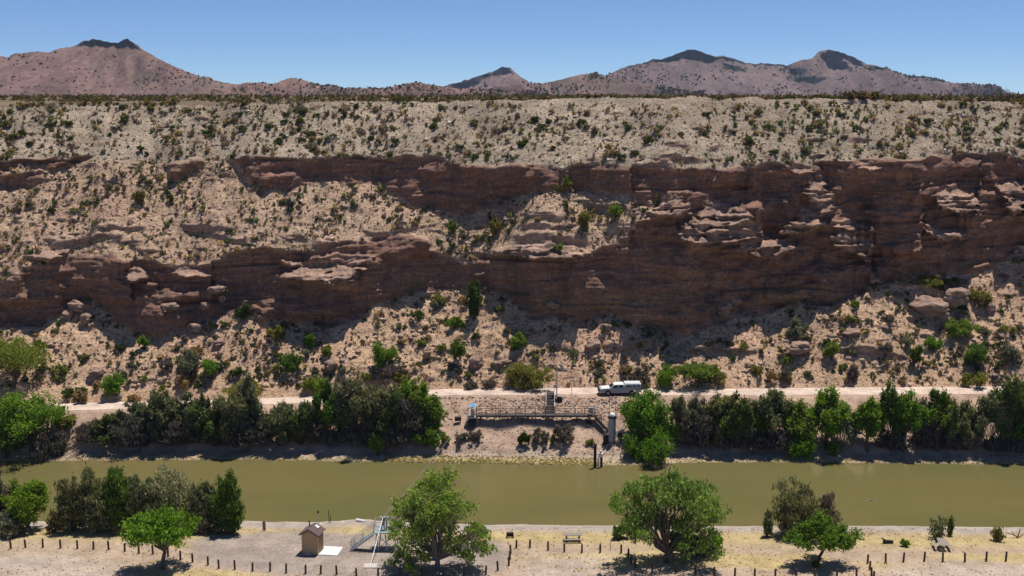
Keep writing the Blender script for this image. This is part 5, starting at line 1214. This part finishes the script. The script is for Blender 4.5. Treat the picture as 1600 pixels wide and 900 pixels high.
# solar mast
m0 = hit(870, 617.5); sm = empty('solar_mast', m0); tag(sm, 'slim grey mast with tilted solar panel beside the road stairs', 'mast'); hm = 50/scale_at(m0[1], m0[2])
a = MB(); a.tube((0, 0, -0.3), (0, 0, hm), 0.085, n=8); part(a, 'pole', M['galv'], sm)
a = MB(); a.tube((-0.18, 0, hm*0.3), (-0.18, 0, hm*1.25), 0.02, n=6); part(a, 'antenna', M['galv'], sm)
a = MB(); pq = [(0.2,.1,0),(0.72,-.25,0),(1.25,-.25,-1.15),(.75,.1,-1.15)]; a.add([(x_, y_, z_+hm) for x_, y_, z_ in pq]+[(x_+.03, y_+.05, z_+hm+.02) for x_, y_, z_ in pq], [(0,1,2,3),(7,6,5,4),(0,4,5,1),(1,5,6,2),(2,6,7,3),(3,7,4,0)]); part(a, 'solar_panel', M['galv'], sm)
a = MB(); a.box((-0.2, -0.2, 1.35), (0.5, 0.3, 0.42)); part(a, 'equipment_box', M['galv'], sm, bevel=0.02)
a = MB(); a.box((0.35, -1.0, -0.45), (0.8, 0.6, 0.9)); part(a, 'dark_box', M['black'], sm)
# small marker stakes
for px, row, top_, lab in ((893,617,603,'thin short stake at the road edge between mast and truck'),(824,615,607,'short stake at the road edge left of the stairs'),(954,859,843,'thin wire stake in the dry grass left of the willow'),(945,833,827,'tiny stake on the near shore behind the wire stake')):
    q = hit(px, row); hh_ = (row-top_)/scale_at(q[1], q[2]); a = MB(); a.tube((0, 0, -0.1), (0, 0, hh_), 0.03, n=6); o = a.build('stake', M['rail']); o.location = [float(v_) for v_ in q]; tag(o, lab, 'stake')
q = hit(413, 829); mk = empty('marker_post', q); tag(mk, 'flat beige and brown marker post on the near shore right of the thicket', 'post')
a = MB(); a.box((0, 0, 0.5), (0.14, 0.10, 1.25)); part(a, 'post', M['post'], mk); a = MB(); a.box((-0.14, 0, 0.55), (0.13, 0.04, 0.95)); part(a, 'board', M['pvc'], mk); a = MB(); a.box((0.14, 0, 0.55), (0.10, 0.04, 0.95)); part(a, 'board', M['pvc'], mk)
q = hit(497.5, 818); pm = empty('gauge_staff', q); tag(pm, 'slim pale pole with black head on the shore behind the hut', 'post')
a = MB(); a.tube((0, 0, -0.4), (0, 0, 1.3), 0.035, n=6); a.tube((0.12, 0, -0.4), (0.12, 0, 1.2), 0.025, n=6); part(a, 'pole', M['galv'], pm); a = MB(); a.tube((0, 0, 1.25), (0, 0, 1.5), 0.1, n=8); part(a, 'head', M['black'], pm)
q = hit(514, 817); pm = empty('gauge_staff', q); tag(pm, 'thin dark twin pole at the water right of the black headed pole', 'post')
a = MB(); a.tube((0, 0, -0.4), (0, 0, 1.55), 0.04, n=6); part(a, 'pole', M['steel'], pm); a = MB(); a.tube((0.18, 0, -0.4), (0.18, 0, 0.9), 0.05, n=6); part(a, 'short_pole', M['steel'], pm)
q = hit(564, 815.5); a = MB(); a.tube((-0.5, 0.1, 0.22), (0.45, -0.12, 0.12), 0.16, 0.13, 12); a.tube((-0.62, 0.13, 0.24), (-0.5, 0.1, 0.22), 0.09, 0.16, 12); o = a.build('white_float', M['white'], smooth=False); o.location = [float(v_) for v_ in q]; tag(o, 'white float lying on the shore left of the tower', 'float')

# ---- picnic tables
def picnic(px, row, rz, lab):
    q = hit(px, row); t = empty('picnic_table', q, rz); tag(t, lab, 'picnic table')
    for i in range(4): a = MB(); a.box((0, -0.30+0.2*i, 0.75), (1.95, 0.18, 0.05)); part(a, 'tabletop_plank', M['oldwood'], t)
    for y in (-0.72, 0.72):
        a = MB(); a.box((0, y, 0.44), (1.95, 0.27, 0.05)); part(a, 'bench_plank', M['oldwood'], t)
    for x in (-0.68, 0.68):
        a = MB(); a.box((x, 0, 0.40), (0.07, 1.6, 0.09)); a.box((x, 0, 0.705), (0.07, 0.75, 0.07)); part(a, 'cross_beam', M['post'], t)
        for sy in (-1, 1):
            a = MB(); a.tube((x, sy*0.62, -0.05), (x, sy*0.22, 0.70), 0.055, n=6); part(a, 'leg', M['post'], t)
    return t
picnic(895, 845, R_(2), 'grey wooden picnic table standing square on the dry grass left of the willow')
t = picnic(1471, 857, R_(78), 'tilted looking picnic table seen end on near the right corner')
q = hit(797, 839.5); gr = empty('fire_grill', q, R_(5)); tag(gr, 'low rusty box shaped campfire grill right of the big pale tree', 'grill')
a = MB(); a.box((0, 0.3, 0.2), (0.75, 0.05, 0.45)); a.box((-0.35, 0, 0.2), (0.05, 0.6, 0.45)); a.box((0.35, 0, 0.2), (0.05, 0.6, 0.45)); a.box((0, -0.28, 0.02), (0.75, 0.05, 0.08)); part(a, 'fire_box', M['post'], gr)
a = MB()
for i in range(8): a.tube((-0.36+0.1*i, -0.25, 0.44), (-0.36+0.1*i, 0.3, 0.44), 0.015, n=5)
part(a, 'grate', M['steel'], gr)
a = MB(); a.box((0, -0.1, 0.7), (0.75, 0.3, 0.03)); a.tube((-0.3, 0.2, 0.4), (-0.3, 0.0, 0.7), 0.02, n=5); a.tube((0.3, 0.2, 0.4), (0.3, 0.0, 0.7), 0.02, n=5); part(a, 'shelf', M['oldwood'], gr)
def sticks(name, q, segs, lab, mat, cat='log'):
    v, f = join([tube_np(np.array(sg[0], float), np.linspace(sg[1], sg[2], len(sg[0])), 6) for sg in segs]); o = link(name, raw_mesh(name, v, f, mat, True), None, q); tag(o, lab, cat); return o
sticks('fallen_log', hit(1386, 849), [(([-0.4,0,0.15],[0.1,0.05,0.2],[0.62,0,0.18]),0.2,0.2), (([-0.1,0,0.25],[-0.45,0,0.5],[-0.62,0.1,0.62]),0.11,0.05)], 'short black burnt log with upturned branch near the right row of bollards', M['black'])
sticks('dead_snag', hit(1587, 840), [(([0.3,0,0],[-0.3,0,0.35],[-1.1,0,0.55]),0.09,0.03), (([0.2,0,0.1],[0.4,0,0.7],[0.3,0.1,1.1]),0.07,0.02), (([0.3,0,0],[0.8,0,0.4],[1.1,0,0.5]),0.06,0.02), (([-0.2,0,0.3],[-0.5,0,0.8]),0.04,0.015)], 'dark bent dead snag on the shore at the right edge', M['bark'], 'snag')
yw2 = CAMZ/tanrow(783); sticks('floating_branch', (xat(1363, 783, yw2), yw2, 0.0), [(([-0.7,0,-0.02],[-0.1,0.1,0.10],[0.5,-0.1,-0.05]),0.07,0.05), (([0,0,0.02],[0.1,0.5,-0.05]),0.03,0.02)], 'pale branch floating in the river at right', M['oldwood'], 'branch')
sticks('dead_tree', bluff(832, 318)[0], [(([0,0,-0.3],[0.05,0,1.6],[0,0.1,3.0]),0.16,0.06), (([0,0,1.2],[-0.6,0,2.0],[-0.8,0.1,2.6]),0.07,0.02), (([0,0,1.8],[0.6,0,2.4],[0.8,0,3.0]),0.06,0.02), (([0,0,0.8],[0.7,0.1,1.3]),0.05,0.02)], 'bare dead tree trunk on the bench below the upper cliff', M['bark'], 'tree')
# driftwood litter on the far left shore
r = np.random.default_rng(31); parts = []
for _ in range(420):
    px = r.choice([r.uniform(60, 600), r.uniform(60, 240), r.uniform(1050, 1600)]); row = float(far_row(px))-r.uniform(2, 20); q = hit(px, row)+np.array([0, 0, 0.05]); a_ = r.uniform(0, 3.14); l_ = r.uniform(0.25, 0.9)
    parts.append(tube_np([q, q+np.array([math.cos(a_)*l_, math.sin(a_)*l_, r.uniform(0, 0.15)])], [0.03, 0.015], 3))
tag(link('driftwood', raw_mesh('driftwood', *join(parts), M['greybark'])), 'scattered grey driftwood sticks on the far shore', 'driftwood', None, 'stuff')

# ---- pickup truck
q = hit(968.5, 616.2); tr = empty('pickup_truck', q+np.array([0, 0.2, 0.03]), R_(1.5)); tr.scale = (0.97, 0.9, 0.84); tag(tr, 'white pickup truck with camper shell parked on the far road', 'truck')
def arch(cx, r_, z0): return [(cx-r_*math.cos(t_), z0+r_*math.sin(t_)) for t_ in np.linspace(0.12, math.pi-0.12, 9)]
X0 = -3.0
out = [(0.05, 0.45), (0.0, 0.62), (0.02, 0.98), (0.16, 1.12), (1.45, 1.24), (5.98, 1.24), (6.0, 0.55), (5.35, 0.50)]+arch(4.75, 0.50, 0.42)[::-1]+[(4.1, 0.42), (1.75, 0.42)]+arch(1.15, 0.50, 0.42)[::-1]+[(0.5, 0.45)]
a = MB(); a.prism([(x+X0, z) for x, z in out], 'y', -0.96, 0.96); body = part(a, 'body', M['lowerdust'], tr)
a = MB(); a.prism([(x+X0, z) for x, z in [(0.05, 1.0), (0.2, 1.16), (1.45, 1.27), (1.45, 1.18), (0.1, 0.95)]], 'y', -0.93, 0.93); part(a, 'bonnet', M['white'], tr, bevel=0.015)
cabp = [(1.45, 1.24), (2.05, 1.78), (2.3, 1.86), (3.45, 1.88), (3.56, 1.80), (3.60, 1.24)]
a = MB(); a.prism([(x+X0, z) for x, z in cabp], 'y', -0.86, 0.86); cab = part(a, 'cab', M['white'], tr, bevel=0.03)
for sy in (-1, 1):
    for nm_, pts in (('side_window', [(1.78, 1.33), (2.18, 1.72), (2.62, 1.74), (2.62, 1.33)]), ('side_window', [(2.78, 1.33), (2.78, 1.74), (3.36, 1.72), (3.40, 1.33)])):
        a = MB(); a.prism([(x+X0, z) for x, z in pts], 'y', sy*0.862, sy*0.878); part(a, nm_, M['glass'], tr)
a = MB(); a.add([(1.50+X0, -0.75, 1.31), (1.50+X0, 0.75, 1.31), (2.00+X0, 0.72, 1.76), (2.00+X0, -0.72, 1.76), (1.47+X0, -0.75, 1.33), (1.47+X0, 0.75, 1.33), (1.97+X0, 0.72, 1.78), (1.97+X0, -0.72, 1.78)], [(0,1,2,3),(4,7,6,5),(0,3,7,4),(1,5,6,2),(0,4,5,1),(3,2,6,7)]); part(a, 'windscreen', M['glass'], tr)
a = MB(); a.prism([(x+X0, z) for x, z in [(3.66, 1.25), (3.64, 1.90), (3.80, 1.99), (5.75, 2.00), (6.05, 1.94), (6.0, 1.25)]], 'y', -0.90, 0.90); part(a, 'camper_shell', M['white'], tr, bevel=0.03)
for sy in (-1, 1):
    for x0, x1 in ((3.75, 4.65), (4.78, 5.35), (5.45, 5.92)):
        a = MB(); a.box(((x0+x1)/2+X0, sy*0.909, 1.56), (x1-x0, 0.016, 0.42)); part(a, 'shell_window', M['greenstripe'], tr)
a = MB(); a.box((4.8+X0, 0, 2.06), (2.3, 1.2, 0.05)); part(a, 'roof_rack', M['white'], tr)
for cx in (1.15, 4.75):
    for sy in (-1, 1):
        a = MB(); a.tube((cx+X0, sy*0.70, 0.40), (cx+X0, sy*0.95, 0.40), 0.40, n=20); wh = part(a, 'wheel', M['black'], tr)
        a = MB(); a.tube((cx+X0, sy*0.95, 0.40), (cx+X0, sy*0.962, 0.40), 0.21, n=14); part(a, 'rim', M['galv'], wh)
a = MB(); a.box((-0.12+X0, 0, 0.62), (0.16, 1.7, 0.32)); a.box((-0.16+X0, 0, 1.02), (0.10, 1.5, 0.42))
for y in (-0.7, 0, 0.7): a.tube((-0.16+X0, y, 0.5), (-0.16+X0, y, 1.25), 0.05)
part(a, 'bull_bar', M['black'], tr)
for y in (-0.72, 0.72): a = MB(); a.box((0.02+X0, y, 0.9), (0.08, 0.34, 0.2)); part(a, 'headlight', M['galv'], tr)
a = MB(); a.box((1.95+X0, -1.03, 1.32), (0.14, 0.16, 0.2)); part(a, 'mirror', M['black'], tr)
a = MB(); a.box((2.8+X0, 0, 0.52), (3.2, 1.7, 0.2)); part(a, 'chassis', M['black'], tr)

# ------------------------------------------------------------ haze
hz = bpy.data.materials.new('haze'); hz.use_nodes = True; nt = hz.node_tree; nt.nodes.remove(nt.nodes['Principled BSDF'])
pv = nt.nodes.new('ShaderNodeVolumePrincipled'); pv.inputs['Color'].default_value = (0.62, 0.80, 1.0, 1); pv.inputs['Density'].default_value = 0.00005; pv.inputs['Anisotropy'].default_value = 0.2
nt.links.new(pv.outputs[0], nt.nodes['Material Output'].inputs['Volume'])
a = MB(); a.box((0, 2500, 198), (14000, 6200, 404)); o = a.build('haze', hz); tag(o, kind='stuff')

# things that share a label are told apart by their place from left to right
by = {}
for o in C.objects:
    if o.parent is None and 'label' in o and 'kind' not in o: by.setdefault(o['label'], []).append(o)
for lab, obs in by.items():
    n_ = len(obs)
    if n_ < 2: continue
    obs.sort(key=lambda o: o.location.x/max(o.location.y, 1))
    nw = ['', '', 'two', 'three', 'four', 'five', 'six', 'seven', 'eight', 'nine', 'ten'][min(n_, 10)]
    for i, o in enumerate(obs):
        w_ = 'leftmost' if i == 0 else 'rightmost' if i == n_-1 else 'middle' if n_ == 3 else TW[i]
        o['label'] = '%s, %s of %s' % (lab, w_, nw)
        if 'group' not in o: o['group'] = lab
